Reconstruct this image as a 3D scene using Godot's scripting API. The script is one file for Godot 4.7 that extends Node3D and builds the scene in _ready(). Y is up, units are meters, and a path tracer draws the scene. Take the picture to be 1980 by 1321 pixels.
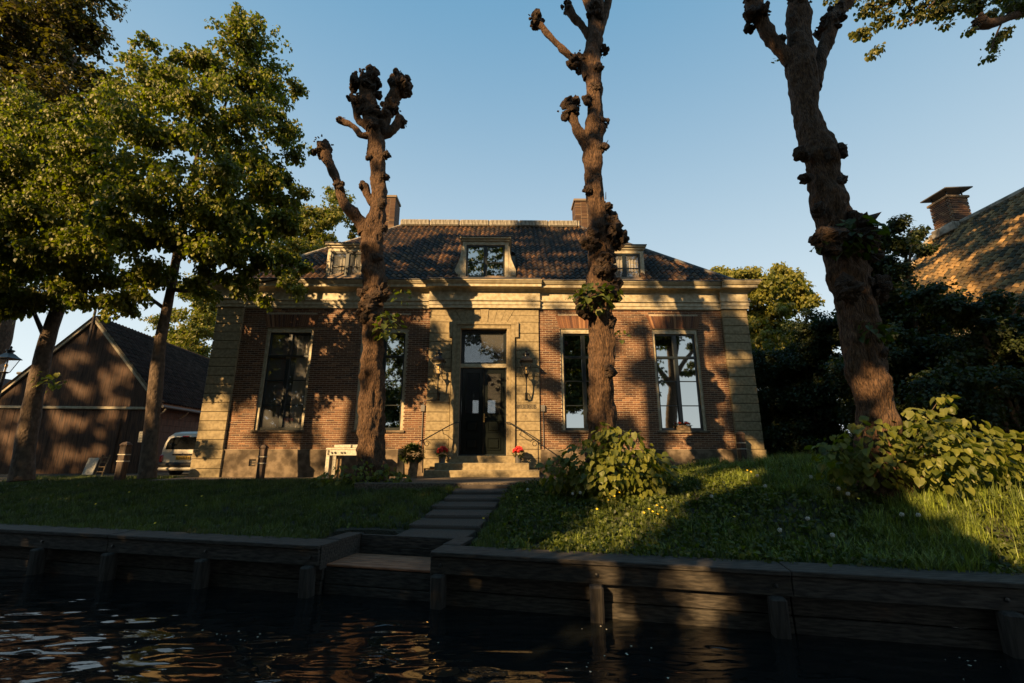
extends Node3D
# A brick country house behind a canal bank at golden hour. y is up, metres, the front of the house lies in z = 0, the door at x = 0.

const LENS := 880.0          # focal length in pixels of the 1980 x 1321 photograph
const PITCH := 14.0
const YAW := 0.9
const EYE := Vector3(0.66, 0.68, 14.0)
const SUN_AZ := 40.0         # the sun stands behind the camera, to its left
const SUN_EL := 24.0
const QUAY_TURN := 14.74     # degrees between the quay and the front of the house

var rng := RandomNumberGenerator.new()
var M := {}
var noise := FastNoiseLite.new()
var rough := FastNoiseLite.new()     # coarse knuckles of the pollards
var taken := {}
var su := 0.0                # how far a sun ray moves in x and y for each metre of z
var sv := 0.0


class Mb:
	var v := PackedVector3Array()
	var n := PackedVector3Array()
	var c := PackedColorArray()
	var uv := PackedVector2Array()
	var col := Color(1, 1, 1)
	var tinted := false

	func tri(a: Vector3, b: Vector3, d: Vector3) -> void:      # counter-clockwise seen from outside
		var m := (b - a).cross(d - a).normalized()
		v.append(a); v.append(d); v.append(b)
		n.append(m); n.append(m); n.append(m)
		if tinted:
			c.append(col); c.append(col); c.append(col)

	func tri_s(a: Vector3, b: Vector3, d: Vector3, na: Vector3, nb: Vector3, nd: Vector3) -> void:
		v.append(a); v.append(d); v.append(b)
		n.append(na); n.append(nd); n.append(nb)
		if tinted:
			c.append(col); c.append(col); c.append(col)

	func quad(a: Vector3, b: Vector3, d: Vector3, e: Vector3) -> void:
		tri(a, b, d)
		tri(a, d, e)

	func quad_out(a: Vector3, b: Vector3, d: Vector3, e: Vector3, out: Vector3) -> void:
		if (b - a).cross(d - a).dot(out) >= 0.0:
			quad(a, b, d, e)
		else:
			quad(e, d, b, a)

	func tri_out(a: Vector3, b: Vector3, d: Vector3, out: Vector3) -> void:
		if (b - a).cross(d - a).dot(out) >= 0.0:
			tri(a, b, d)
		else:
			tri(a, d, b)

	func box(at: Vector3, size: Vector3, turn := Basis()) -> void:
		cbox(at, size, 0.0, turn)

	func span(a: Vector3, b: Vector3, bev := 0.0) -> void:      # a box between two corners
		cbox((a + b) / 2.0, (b - a).abs(), bev)

	func cbox(at: Vector3, size: Vector3, bev: float, turn := Basis()) -> void:   # a box with chamfered edges
		var h := size / 2.0
		bev = minf(bev, minf(h.x, minf(h.y, h.z)) * 0.9)
		var pt := func(s: Vector3, axis: int) -> Vector3:
			var p := Vector3(s.x * (h.x - (0.0 if axis == 0 else bev)), s.y * (h.y - (0.0 if axis == 1 else bev)), s.z * (h.z - (0.0 if axis == 2 else bev)))
			return at + turn * p
		for a in 3:
			var u: int = (a + 1) % 3
			var w: int = (a + 2) % 3
			for s in [-1.0, 1.0]:
				var k := []
				for q in [[-1.0, -1.0], [1.0, -1.0], [1.0, 1.0], [-1.0, 1.0]]:
					var sg := Vector3()
					sg[a] = s; sg[u] = q[0]; sg[w] = q[1]
					k.append(pt.call(sg, a))
				var out := Vector3()
				out[a] = s
				quad_out(k[0], k[1], k[2], k[3], turn * out)
		if bev <= 0.0:
			return
		for d in 3:
			var a: int = (d + 1) % 3
			var b: int = (d + 2) % 3
			for sa in [-1.0, 1.0]:
				for sb in [-1.0, 1.0]:
					var lo := Vector3()
					lo[a] = sa; lo[b] = sb; lo[d] = -1.0
					var hi := lo
					hi[d] = 1.0
					var out := Vector3()
					out[a] = sa; out[b] = sb
					quad_out(pt.call(lo, a), pt.call(hi, a), pt.call(hi, b), pt.call(lo, b), turn * out)
		for sx in [-1.0, 1.0]:
			for sy in [-1.0, 1.0]:
				for sz in [-1.0, 1.0]:
					var s := Vector3(sx, sy, sz)
					tri_out(pt.call(s, 0), pt.call(s, 1), pt.call(s, 2), turn * s)

	func prism(poly: Array, a: Vector3, ex: Vector3, ey: Vector3, ez: Vector3) -> void:   # star-shaped outline (x, y) from a, swept along ez
		var area := 0.0
		for i in poly.size():
			area += poly[i].cross(poly[(i + 1) % poly.size()])
		var flip := area * ex.cross(ey).dot(ez) < 0.0
		var mid := Vector3()
		var p := []
		for q in poly:
			p.append(a + ex * q.x + ey * q.y)
			mid += p[-1] / poly.size()
		for i in p.size():
			var j: int = (i + 1) % p.size()
			tri_out(mid, p[i], p[j], -ez)
			tri_out(mid + ez, p[i] + ez, p[j] + ez, ez)
			if flip:
				quad(p[j], p[i], p[i] + ez, p[j] + ez)
			else:
				quad(p[i], p[j], p[j] + ez, p[i] + ez)

	func tube(pts: Array, rad: Array, seg := 10, caps := true) -> void:
		var rings := []
		var side := Vector3.RIGHT
		for i in pts.size():
			var t: Vector3 = (pts[mini(i + 1, pts.size() - 1)] - pts[maxi(i - 1, 0)]).normalized()
			side = (side - t * side.dot(t)).normalized() if absf(side.dot(t)) < 0.97 else t.cross(Vector3(0.3, 0.1, 1).normalized()).normalized()
			var up := t.cross(side)
			var ring := []
			for k in seg:
				var a := TAU * k / seg
				var o := side * cos(a) + up * sin(a)
				ring.append([pts[i] + o * rad[i], o])
			rings.append(ring)
		for i in rings.size() - 1:
			for k in seg:
				var l: int = (k + 1) % seg
				var a = rings[i][k]
				var b = rings[i][l]
				var d = rings[i + 1][l]
				var e = rings[i + 1][k]
				tri_s(a[0], b[0], d[0], a[1], b[1], d[1])
				tri_s(a[0], d[0], e[0], a[1], d[1], e[1])
		if caps:
			for k in seg:
				var l: int = (k + 1) % seg
				tri_out(pts[0], rings[0][k][0], rings[0][l][0], pts[0] - pts[1])
				tri_out(pts[-1], rings[-1][k][0], rings[-1][l][0], pts[-1] - pts[-2])

	func lathe(at: Vector3, prof: Array, seg := 16, flat := false, phase := 0.0) -> void:   # prof: (radius, height) upwards
		for i in prof.size() - 1:
			var p: Vector2 = prof[i]
			var q: Vector2 = prof[i + 1]
			var slope := Vector2(q.y - p.y, p.x - q.x)
			slope = slope.normalized() if slope.length() > 1e-6 else Vector2(1, 0)
			for k in seg:
				var a := phase + TAU * k / seg
				var b := phase + TAU * (k + 1) / seg
				var da := Vector3(cos(a), 0, -sin(a))
				var db := Vector3(cos(b), 0, -sin(b))
				var y0 := Vector3(0, p.y, 0)
				var y1 := Vector3(0, q.y, 0)
				var A := at + da * p.x + y0
				var B := at + db * p.x + y0
				var D := at + db * q.x + y1
				var E := at + da * q.x + y1
				if flat:
					if p.x > 1e-5:
						tri(A, B, D)
					if q.x > 1e-5:
						tri(A, D, E)
				else:
					var na := (da * slope.x + Vector3(0, slope.y, 0)).normalized()
					var nb := (db * slope.x + Vector3(0, slope.y, 0)).normalized()
					tri_s(A, B, D, na, nb, nb)
					tri_s(A, D, E, na, nb, na)

	func lump(at: Vector3, r: float, f: FastNoiseLite, amp: float, rows := 9, cols := 12, squash := Vector3.ONE) -> void:   # a knobbly ball
		var g := []
		for i in rows + 1:
			var row := []
			for k in cols:
				var th := PI * i / rows
				var ph := TAU * k / cols
				var d := Vector3(sin(th) * cos(ph), cos(th), sin(th) * sin(ph))
				var w := f.get_noise_3dv((at + d * r) * 1.0)
				var w2 := f.get_noise_3dv((at + d * r) * 2.7 + Vector3(9, 3, 5))
				row.append(at + d * squash * r * (1.0 + amp * w * 1.6 + amp * w2))
			g.append(row)
		for i in rows:
			for k in cols:
				var l: int = (k + 1) % cols
				var o: Vector3 = (g[i][k] + g[i + 1][l]) / 2.0 - at
				tri_out(g[i][k], g[i][l], g[i + 1][l], o)
				tri_out(g[i][k], g[i + 1][l], g[i + 1][k], o)

	func mesh() -> ArrayMesh:
		var arr := []
		arr.resize(Mesh.ARRAY_MAX)
		arr[Mesh.ARRAY_VERTEX] = v
		arr[Mesh.ARRAY_NORMAL] = n
		if tinted:
			arr[Mesh.ARRAY_COLOR] = c
		var m := ArrayMesh.new()
		if v.size():
			m.add_surface_from_arrays(Mesh.PRIMITIVE_TRIANGLES, arr)
		return m


# ---------------------------------------------------------------- helpers

func at(px: float, py: float, z: float) -> Vector3:             # the point of the vertical plane z that a pixel of the photograph shows
	var r := ray(px, py)
	return EYE + r * ((z - EYE.z) / r.z)


func ray(px: float, py: float) -> Vector3:
	var u := (px - 990.0) / LENS
	var w := (660.5 - py) / LENS
	var t := deg_to_rad(PITCH)
	var a := deg_to_rad(YAW)
	var up := sin(t) + w * cos(t)
	var f := cos(t) - w * sin(t)
	return Vector3(u * cos(a) + f * sin(a), up, u * sin(a) - f * cos(a))


func px_size(px: float, z: float) -> float:                    # metres that so many pixels measure at depth z
	return px / LENS * (EYE.z - z)


func numbered(called: String) -> String:
	var k: int = taken.get(called, 0)
	taken[called] = k + 1
	return called if k == 0 else "%s_%03d" % [called, k]


func tag(o: Node, label: String, category: String, group := "", kind := "") -> Node:
	if label: o.set_meta("label", label)
	if category: o.set_meta("category", category)
	if group: o.set_meta("group", group)
	if kind: o.set_meta("kind", kind)
	return o


func thing(called: String, label: String, category: String, where := Vector3.ZERO, turn := 0.0, group := "") -> Node3D:
	var o := Node3D.new()
	o.name = numbered(called)
	add_child(o)
	o.position = where
	o.rotation.y = turn
	tag(o, label, category, group)
	return o


func put(called: String, mb: Mb, m: Material, parent: Node = self) -> MeshInstance3D:
	return inst(called, mb.mesh(), m, parent)


func inst(called: String, mesh: Mesh, m: Material, parent: Node = self, xf := Transform3D()) -> MeshInstance3D:
	var o := MeshInstance3D.new()
	o.name = numbered(called) if parent == self else called
	o.mesh = mesh
	o.material_override = m
	o.transform = xf
	parent.add_child(o, true)
	return o


func many(called: String, mesh: Mesh, m: Material, xfs: Array, cols: Array, parent: Node = self) -> MultiMeshInstance3D:
	var mm := MultiMesh.new()
	mm.transform_format = MultiMesh.TRANSFORM_3D
	mm.use_colors = cols.size() > 0
	mm.mesh = mesh
	mm.instance_count = xfs.size()
	for i in xfs.size():
		mm.set_instance_transform(i, xfs[i])
		if cols.size():
			mm.set_instance_color(i, cols[i])
	var o := MultiMeshInstance3D.new()
	o.name = numbered(called) if parent == self else called
	o.multimesh = mm
	o.material_override = m
	parent.add_child(o, true)
	return o


func rnd(a: float, b: float) -> float:
	return rng.randf_range(a, b)


func rdir() -> Vector3:
	var z := rnd(-1, 1)
	var a := rnd(0, TAU)
	return Vector3(sqrt(1 - z * z) * cos(a), z, sqrt(1 - z * z) * sin(a))


func lin(r: float, g: float, b: float) -> Color:
	return Color(r, g, b).linear_to_srgb()


func grain(sd: int, freq: float, oct: int, lo: Color, hi: Color, size := 256, sharp := 1.0, kind := FastNoiseLite.TYPE_SIMPLEX_SMOOTH) -> ImageTexture:   # a tiling noise picture between two linear colours
	var f := FastNoiseLite.new()
	f.seed = sd
	f.noise_type = kind
	f.frequency = freq
	f.fractal_octaves = oct
	var g := f.get_seamless_image(size, size)
	g.convert(Image.FORMAT_L8)
	var src := g.get_data()
	var lut := []
	for i in 256:
		var t := clampf((i / 255.0 - 0.5) * sharp + 0.5, 0, 1)
		var q := lo.lerp(hi, t).linear_to_srgb()
		lut.append([int(q.r * 255), int(q.g * 255), int(q.b * 255)])
	var out := PackedByteArray()
	out.resize(size * size * 3)
	for i in src.size():
		var l = lut[src[i]]
		out[i * 3] = l[0]
		out[i * 3 + 1] = l[1]
		out[i * 3 + 2] = l[2]
	return ImageTexture.create_from_image(Image.create_from_data(size, size, false, Image.FORMAT_RGB8, out))


func mat(r: float, g: float, b: float, rough := 0.8, opts := {}) -> StandardMaterial3D:
	var m := StandardMaterial3D.new()
	m.albedo_color = lin(r, g, b)
	m.roughness = rough
	if opts.has("tex"):
		m.albedo_texture = opts.tex
		m.uv1_triplanar = true
		m.uv1_world_triplanar = opts.get("world", true)
		m.uv1_scale = opts.get("scale", Vector3.ONE)
	if opts.has("bump"):
		m.heightmap_enabled = true
		m.heightmap_texture = opts.bump
		m.heightmap_scale = opts.get("depth", 1.0)
		m.uv1_triplanar = true
		m.uv1_world_triplanar = opts.get("world", true)
		m.uv1_scale = opts.get("scale", Vector3.ONE)
	if opts.get("tint", false):
		m.vertex_color_use_as_albedo = true
	if opts.has("back"):
		m.backlight_enabled = true
		m.backlight = opts.back
	m.metallic = opts.get("metal", 0.0)
	m.metallic_specular = opts.get("spec", 0.5)
	return m


func make_materials() -> void:
	var W := Color(1, 1, 1)
	var fine := grain(1, 0.05, 4, Color(0.62, 0.62, 0.62), W, 256, 1.6)
	var coarse := grain(2, 0.012, 5, Color(0.45, 0.43, 0.4), W, 512, 2.2)
	var grit := grain(3, 0.14, 3, Color(0.0, 0.0, 0.0), W, 256, 1.5)
	var streak := grain(4, 0.03, 4, Color(0.35, 0.33, 0.3), W, 256, 2.4)
	var blot := grain(5, 0.02, 4, Color(0.0, 0.0, 0.0), W, 512, 1.8)
	M.mortar = mat(0.46, 0.36, 0.25, 0.95, {"tex": fine, "scale": Vector3.ONE * 1.5})
	M.brick = mat(1, 1, 1, 0.85, {"tint": true, "tex": fine, "scale": Vector3.ONE * 3.0})
	M.stone = mat(0.31, 0.245, 0.14, 0.85, {"tex": grain(14, 0.02, 5, Color(0.64, 0.62, 0.58), W, 512, 1.6), "scale": Vector3.ONE * 0.7, "bump": grit, "depth": 0.15})
	M.plinth = mat(0.18, 0.135, 0.09, 0.9, {"tex": coarse, "scale": Vector3.ONE * 0.5})
	M.paint = mat(0.45, 0.39, 0.27, 0.55, {"tex": grain(6, 0.02, 5, Color(0.7, 0.66, 0.58), W, 512, 2.0), "scale": Vector3(0.5, 0.5, 0.5)})
	M.white = mat(0.55, 0.51, 0.41, 0.5, {"tex": fine, "scale": Vector3.ONE})
	M.sash = mat(0.010, 0.014, 0.015, 0.35)
	M.door = mat(0.006, 0.008, 0.007, 0.25, {"spec": 0.4})
	M.iron = mat(0.012, 0.012, 0.012, 0.4)
	M.brass = mat(0.75, 0.5, 0.2, 0.3, {"metal": 1.0})
	M.glass = mat(1, 1, 1, 0.0, {"spec": 0.7})
	M.glass.transparency = BaseMaterial3D.TRANSPARENCY_ALPHA
	M.glass.albedo_color.a = 0.02
	M.mirror = mat(0.46, 0.47, 0.46, 0.02, {"metal": 1.0})      # old panes that only mirror the sky
	M.room = mat(0.06, 0.05, 0.04, 0.9)
	M.curtain = mat(0.30, 0.27, 0.22, 0.9, {"back": Color(0.3, 0.3, 0.28)})
	M.tile = mat(1, 1, 1, 0.7, {"tint": true, "spec": 0.35, "tex": coarse, "scale": Vector3.ONE * 0.9})
	M.matte_tile = mat(1, 1, 1, 0.85, {"tint": true, "tex": coarse, "scale": Vector3.ONE * 0.9, "spec": 0.25})
	M.under = mat(0.2, 0.14, 0.09, 0.9)
	M.cement = mat(0.32, 0.29, 0.235, 0.9, {"tex": streak, "scale": Vector3(1.6, 0.25, 0.25)})
	M.lead = mat(0.07, 0.067, 0.065, 0.6)
	M.tar = mat(0.085, 0.040, 0.018, 0.8, {"tex": streak, "scale": Vector3(2.5, 0.15, 2.5), "bump": streak, "depth": 0.4})
	M.bark = mat(0.145, 0.080, 0.040, 0.95, {"tex": grain(7, 0.03, 5, Color(0.25, 0.22, 0.2), W, 512, 2.2), "scale": Vector3(2.2, 0.45, 2.2), "bump": grain(8, 0.035, 5, Color(0, 0, 0), W, 512, 2.0), "depth": 4.0})
	M.burl = mat(0.085, 0.05, 0.028, 0.95, {"tex": grain(9, 0.06, 4, Color(0.2, 0.18, 0.16), W, 256, 2.0), "scale": Vector3.ONE * 1.5, "bump": grit, "depth": 4.0})
	M.smooth_bark = mat(0.12, 0.08, 0.05, 0.9, {"tex": coarse, "scale": Vector3(1.5, 0.8, 1.5), "bump": blot, "depth": 1.5})
	M.leaf = mat(1, 1, 1, 0.5, {"tint": true, "back": Color(0.9, 1.0, 0.35)})
	M.grass = mat(1, 1, 1, 0.55, {"tint": true, "back": Color(0.5, 0.6, 0.25)})
	M.soil = mat(0.03, 0.028, 0.015, 0.95, {"tex": fine, "scale": Vector3.ONE * 0.7, "bump": grit, "depth": 2.0})
	M.land = mat(0.05, 0.06, 0.025, 0.95)
	M.paving = mat(0.13, 0.10, 0.07, 0.9, {"tex": grain(10, 0.08, 3, Color(0.4, 0.38, 0.36), W, 256, 2.0), "scale": Vector3.ONE * 0.8, "bump": grit, "depth": 1.0})
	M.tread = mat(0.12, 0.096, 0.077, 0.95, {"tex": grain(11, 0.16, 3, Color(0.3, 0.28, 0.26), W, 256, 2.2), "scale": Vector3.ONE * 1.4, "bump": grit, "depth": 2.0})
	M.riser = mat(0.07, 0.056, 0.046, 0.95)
	M.timber = mat(0.06, 0.05, 0.04, 0.85, {"tint": true, "tex": grain(12, 0.025, 5, Color(0.25, 0.24, 0.22), W, 512, 2.4), "scale": Vector3(0.35, 2.2, 2.2), "bump": streak, "depth": 1.0})
	M.post = mat(0.042, 0.035, 0.028, 0.85, {"tex": streak, "scale": Vector3(2.5, 0.3, 2.5), "bump": streak, "depth": 1.5})
	M.deck = mat(0.40, 0.165, 0.08, 0.7, {"tex": streak, "scale": Vector3(0.3, 3, 3)})
	M.bollard = mat(0.085, 0.05, 0.032, 0.7, {"tex": streak, "scale": Vector3(3, 0.4, 3)})
	M.pot = mat(0.24, 0.17, 0.10, 0.9, {"tex": coarse, "scale": Vector3.ONE * 1.6})
	M.grey_pot = mat(0.14, 0.13, 0.12, 0.7)
	M.petal = mat(1, 1, 1, 0.6, {"tint": true, "back": Color(0.3, 0.3, 0.3)})
	M.car = mat(0.55, 0.5, 0.4, 0.25)
	M.car.clearcoat_enabled = true
	M.car.clearcoat = 0.8
	M.car_glass = mat(0.01, 0.011, 0.012, 0.03)
	M.rubber = mat(0.015, 0.015, 0.016, 0.8)
	M.red_lamp = mat(0.35, 0.012, 0.01, 0.15)
	M.plate = mat(0.72, 0.42, 0.03, 0.5)
	M.ink = mat(0.015, 0.013, 0.012, 0.7)
	M.water = mat(0.006, 0.007, 0.007, 0.015, {"bump": grain(13, 0.009, 3, Color(0, 0, 0), W, 512, 1.2), "scale": Vector3(0.16, 1, 0.42), "depth": 3.0})


func _ready() -> void:
	rng.seed = 20240511
	noise.seed = 5
	noise.frequency = 1.0
	noise.fractal_octaves = 3
	rough.seed = 8
	rough.frequency = 4.0
	rough.fractal_octaves = 3
	var cam := Camera3D.new()
	cam.name = "camera"
	cam.fov = rad_to_deg(2.0 * atan(660.5 / LENS))
	cam.near = 0.05
	cam.far = 1200.0
	add_child(cam)
	cam.position = EYE
	cam.rotation = Vector3(deg_to_rad(PITCH), -deg_to_rad(YAW), 0)
	cam.current = true
	var we := WorldEnvironment.new()
	we.name = "environment"
	var env := Environment.new()
	env.background_mode = Environment.BG_SKY
	var sm := ProceduralSkyMaterial.new()
	sm.sky_top_color = lin(0.065, 0.28, 0.50)
	sm.sky_horizon_color = lin(0.92, 1.0, 1.0)
	sm.sky_curve = 0.42
	sm.ground_bottom_color = lin(0.03, 0.03, 0.025)
	sm.ground_horizon_color = lin(0.25, 0.27, 0.26)
	sm.sun_angle_max = 30.0
	sm.sun_curve = 0.15
	var sky := Sky.new()
	sky.sky_material = sm
	env.sky = sky
	env.background_energy_multiplier = 0.44
	env.tonemap_mode = Environment.TONE_MAPPER_LINEAR
	env.tonemap_exposure = 2.4
	env.sdfgi_enabled = true
	env.ssao_enabled = true
	env.ssil_enabled = true
	we.environment = env
	add_child(we)
	var sun := DirectionalLight3D.new()
	sun.name = "sun"
	sun.light_color = lin(1.0, 0.65, 0.30)
	sun.light_energy = 1.6
	sun.light_angular_distance = 0.5
	sun.shadow_enabled = true
	add_child(sun)
	var az := deg_to_rad(SUN_AZ)
	var el := deg_to_rad(SUN_EL)
	var to_sun := Vector3(-sin(az) * cos(el), sin(el), cos(az) * cos(el))
	sun.look_at_from_position(to_sun * 60.0, Vector3.ZERO)
	su = tan(az)
	sv = tan(el) / cos(az)
	make_materials()
	build_ground()
	build_quay()
	build_house()
	build_barn()
	build_neighbour()
	build_pollards()
	build_leafy_trees()
	build_far_trees()
	build_shrubs()
	build_far_bank()
	build_small_things()
	build_plants()
	print("done")


# ---------------------------------------------------------------- ground, quay, steps

func quay_z(x: float) -> float:
	return 8.12 + 0.263 * x


func ground_y(x: float, z: float) -> float:
	var s := quay_z(x) - 0.45 - z
	var y := lerpf(-0.5, 0.03, smoothstep(0.0, 4.6, s))
	y += 0.34 * smoothstep(1.6, 6.5, x) * smoothstep(0.15, 2.2, s)
	y += 0.05 * noise.get_noise_2d(x * 0.5, z * 0.5) * smoothstep(0.3, 1.5, s) * smoothstep(1.8, 3.0, z)
	if x > -1.95 and x < 0.05 and s < 0.75:
		return -1.3
	var path := absf(x - path_x(z))
	if z > 3.4 and z < 7.6:
		y = lerpf(y, minf(y, step_y(z) - 0.12), 1.0 - smoothstep(0.5, 0.72, path))
	if z < 2.2:
		y = minf(y, lerpf(0.02, 0.24, smoothstep(1.9, 5.0, x)))
	return y


func path_x(z: float) -> float:
	return lerpf(0.28, -0.38, clampf((z - 3.7) / 3.5, 0, 1))


func step_y(z: float) -> float:
	return -0.45 + 0.085 * floor((6.95 - z) / 0.53)


func build_ground() -> void:
	var mb := Mb.new()
	var nx := 130
	var nz := 50
	var g := []
	for i in nx + 1:
		var x := lerpf(-17.0, 14.0, i / float(nx))
		var row := []
		for k in nz + 1:
			var z := lerpf(quay_z(x) - 0.3, -1.0, k / float(nz))
			row.append(Vector3(x, ground_y(x, z), z))
		g.append(row)
	for i in nx:
		for k in nz:
			mb.quad_out(g[i][k], g[i + 1][k], g[i + 1][k + 1], g[i][k + 1], Vector3.UP)
	for e in [[-400.0, -17.0, 0.0], [14.0, 400.0, 0.0]]:
		var a: float = e[0]
		var b: float = e[1]
		mb.quad_out(Vector3(a, -0.5, quay_z(clampf(a, -17, 14)) - 0.3), Vector3(b, -0.5, quay_z(clampf(b, -17, 14)) - 0.3), Vector3(b, 0.0, -1), Vector3(a, 0.0, -1), Vector3.UP)
	mb.quad_out(Vector3(-400, 0.0, -1.0), Vector3(400, 0.0, -1.0), Vector3(400, 0.0, -500), Vector3(-400, 0.0, -500), Vector3.UP)
	tag(put("ground", mb, M.soil), "dark soil and turf of the sloping canal bank", "ground", "", "structure")
	mb = Mb.new()
	mb.quad_out(Vector3(-400, -1.05, -60), Vector3(400, -1.05, -60), Vector3(400, -1.05, 19.5), Vector3(-400, -1.05, 19.5), Vector3.UP)
	tag(put("water", mb, M.water), "dark rippled canal water below the timber quay", "water", "", "structure")
	mb = Mb.new()
	mb.span(Vector3(-400, -2.0, 17.0), Vector3(400, -0.3, 400.0))
	tag(put("far_bank", mb, M.land), "grassy bank on the other side of the canal", "bank", "", "structure")
	# the pavement along the front, and the forecourt at the door
	mb = Mb.new()
	mb.span(Vector3(-8.6, -0.2, 0.05), Vector3(-2.6, 0.05, 1.55), 0.01)
	mb.span(Vector3(-2.6, -0.3, 0.05), Vector3(2.1, 0.09, 3.62), 0.015)
	tag(put("pavement", mb, M.paving), "worn paved strip along the front of the house", "pavement", "", "structure")
	var st := thing("garden_steps", "shallow dark garden steps leading from the landing up to the front door", "steps")
	for k in 7:
		var z := 6.95 - 0.53 * k
		var y := -0.45 + 0.085 * k
		var x := path_x(z)
		mb = Mb.new()
		mb.cbox(Vector3(x + rnd(-0.03, 0.03), y - 0.06, z - 0.28), Vector3(1.12 + rnd(-0.05, 0.08), 0.12, 0.56), 0.012, Basis(Vector3.UP, rnd(-0.02, 0.02) - 0.22 * pow(1.0 - k / 6.0, 2.0) - 0.02) * Basis(Vector3.RIGHT, 0.05))
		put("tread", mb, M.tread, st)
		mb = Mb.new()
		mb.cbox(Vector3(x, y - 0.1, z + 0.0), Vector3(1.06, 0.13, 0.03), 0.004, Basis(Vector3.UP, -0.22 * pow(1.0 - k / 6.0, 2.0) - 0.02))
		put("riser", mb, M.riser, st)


func plank_mb() -> Mb:      # each board has weathered to a tone of its own
	var mb := Mb.new()
	mb.tinted = true
	var g := rnd(0.65, 1.35)
	mb.col = Color(g * rnd(0.95, 1.1), g, g * rnd(0.85, 1.0))
	return mb


func build_quay() -> void:
	var q := thing("timber_quay", "weathered dark timber quay wall with plank cap along the water", "quay", Vector3(0, 0, 8.12), -deg_to_rad(QUAY_TURN))
	# along the quay in its own axes; the landing lies between -1.78 and -0.24
	for run in [[-17.0, -1.78], [-0.24, 15.0]]:
		var a: float = run[0]
		while a < run[1] - 0.1:
			var b: float = minf(a + 3.9, run[1])
			if run[1] - b < 1.0:
				b = run[1]
			var mb := plank_mb()
			mb.cbox(Vector3((a + b) / 2, -0.475, -0.22), Vector3(b - a - 0.008, 0.05, 0.46), 0.008, Basis(Vector3.BACK, rnd(-0.002, 0.002)))
			put("cap_plank", mb, M.timber, q)
			mb = plank_mb()
			mb.cbox(Vector3((a + b) / 2, -0.6, -0.05), Vector3(b - a - 0.006, 0.19, 0.07), 0.008)
			put("waling_beam", mb, M.timber, q)
			for r in 2:
				mb = plank_mb()
				mb.cbox(Vector3((a + b) / 2, -0.79 - 0.21 * r, -0.16 + 0.02 * r), Vector3(b - a - 0.01, 0.2, 0.05), 0.006)
				put("sheet_board", mb, M.timber, q)
			a = b
	for x in [-15.2, -13.5, -11.8, -10.1, -8.35, -6.6, -5.2, -3.55, -1.9, -0.12, 1.72, 3.5, 5.4, 7.2, 9.0, 10.8]:
		var mb := Mb.new()
		mb.cbox(Vector3(x, -1.12, -0.02), Vector3(0.15, 0.86, 0.16), 0.02, Basis(Vector3.RIGHT, 0.05) * Basis(Vector3.UP, rnd(-0.1, 0.1)))
		put("post", mb, M.post, q)
		mb = Mb.new()
		mb.lathe(Vector3.ZERO, [Vector2(0.022, 0.0), Vector2(0.022, 0.012), Vector2(0.0, 0.018)], 8)
		inst("bolt", mb.mesh(), M.iron, q, Transform3D(Basis(Vector3.RIGHT, PI / 2), Vector3(x + 0.01, -0.6, -0.014)))
	# the landing: side boards, back board, and the wall below its deck
	var d := thing("landing_deck", "reddish new plank landing set into the quay at the foot of the steps", "landing", Vector3(0, 0, 8.12), -deg_to_rad(QUAY_TURN))
	for k in 6:
		var mb := Mb.new()
		mb.cbox(Vector3(-1.01, -0.715, -0.24 - 0.118 * k), Vector3(1.52, 0.03, 0.11), 0.005, Basis(Vector3.UP, rnd(-0.003, 0.003)))
		put("plank", mb, M.deck, d)
	for s in [[-1.79, "side_board"], [-0.23, "side_board"]]:
		var mb := Mb.new()
		mb.cbox(Vector3(s[0], -0.6, -0.55), Vector3(0.05, 0.30, 1.0), 0.006)
		put("side_board", mb, M.timber, d)
		mb = Mb.new()
		mb.cbox(Vector3(s[0] + (-0.09 if s[0] < -1 else 0.09), -0.462, -0.72), Vector3(0.24, 0.045, 0.56), 0.006)
		put("cap_plank", mb, M.timber, d)
	for r in 2:
		var mb := Mb.new()
		mb.cbox(Vector3(-1.01, -0.54 - 0.17 * r, -0.98), Vector3(1.5, 0.165, 0.05), 0.006)
		put("back_board", mb, M.timber, d)
		mb = Mb.new()
		mb.cbox(Vector3(-1.01, -0.84 - 0.2 * r, -0.22), Vector3(1.54, 0.19, 0.06), 0.006)
		put("front_board", mb, M.timber, d)


# ---------------------------------------------------------------- the house

func wall_with_holes(mb: Mb, x0: float, x1: float, y0: float, y1: float, z0: float, z1: float, holes: Array) -> void:
	var xs := [x0, x1]
	for h in holes:
		xs.append(h.position.x)
		xs.append(h.end.x)
	xs.sort()
	for i in xs.size() - 1:
		if xs[i + 1] - xs[i] < 1e-4:
			continue
		var mid: float = (xs[i] + xs[i + 1]) / 2
		var ys := [y0]
		var inside := []
		for h in holes:
			if mid > h.position.x and mid < h.end.x:
				inside.append(h)
		inside.sort_custom(func(p, q): return p.position.y < q.position.y)
		for h in inside:
			ys.append(h.position.y)
			ys.append(h.end.y)
		ys.append(y1)
		for k in range(0, ys.size(), 2):
			if ys[k + 1] - ys[k] > 1e-4:
				mb.span(Vector3(xs[i], ys[k], z0), Vector3(xs[i + 1], ys[k + 1], z1))


func brick_tone() -> Color:
	var t := rnd(0, 1)
	var c := Color(0.115, 0.046, 0.022).lerp(Color(0.22, 0.10, 0.047), t)
	if rng.randf() < 0.12:
		c = Color(0.09, 0.04, 0.026)
	if rng.randf() < 0.08:
		c = Color(0.32, 0.16, 0.075)
	return c


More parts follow.
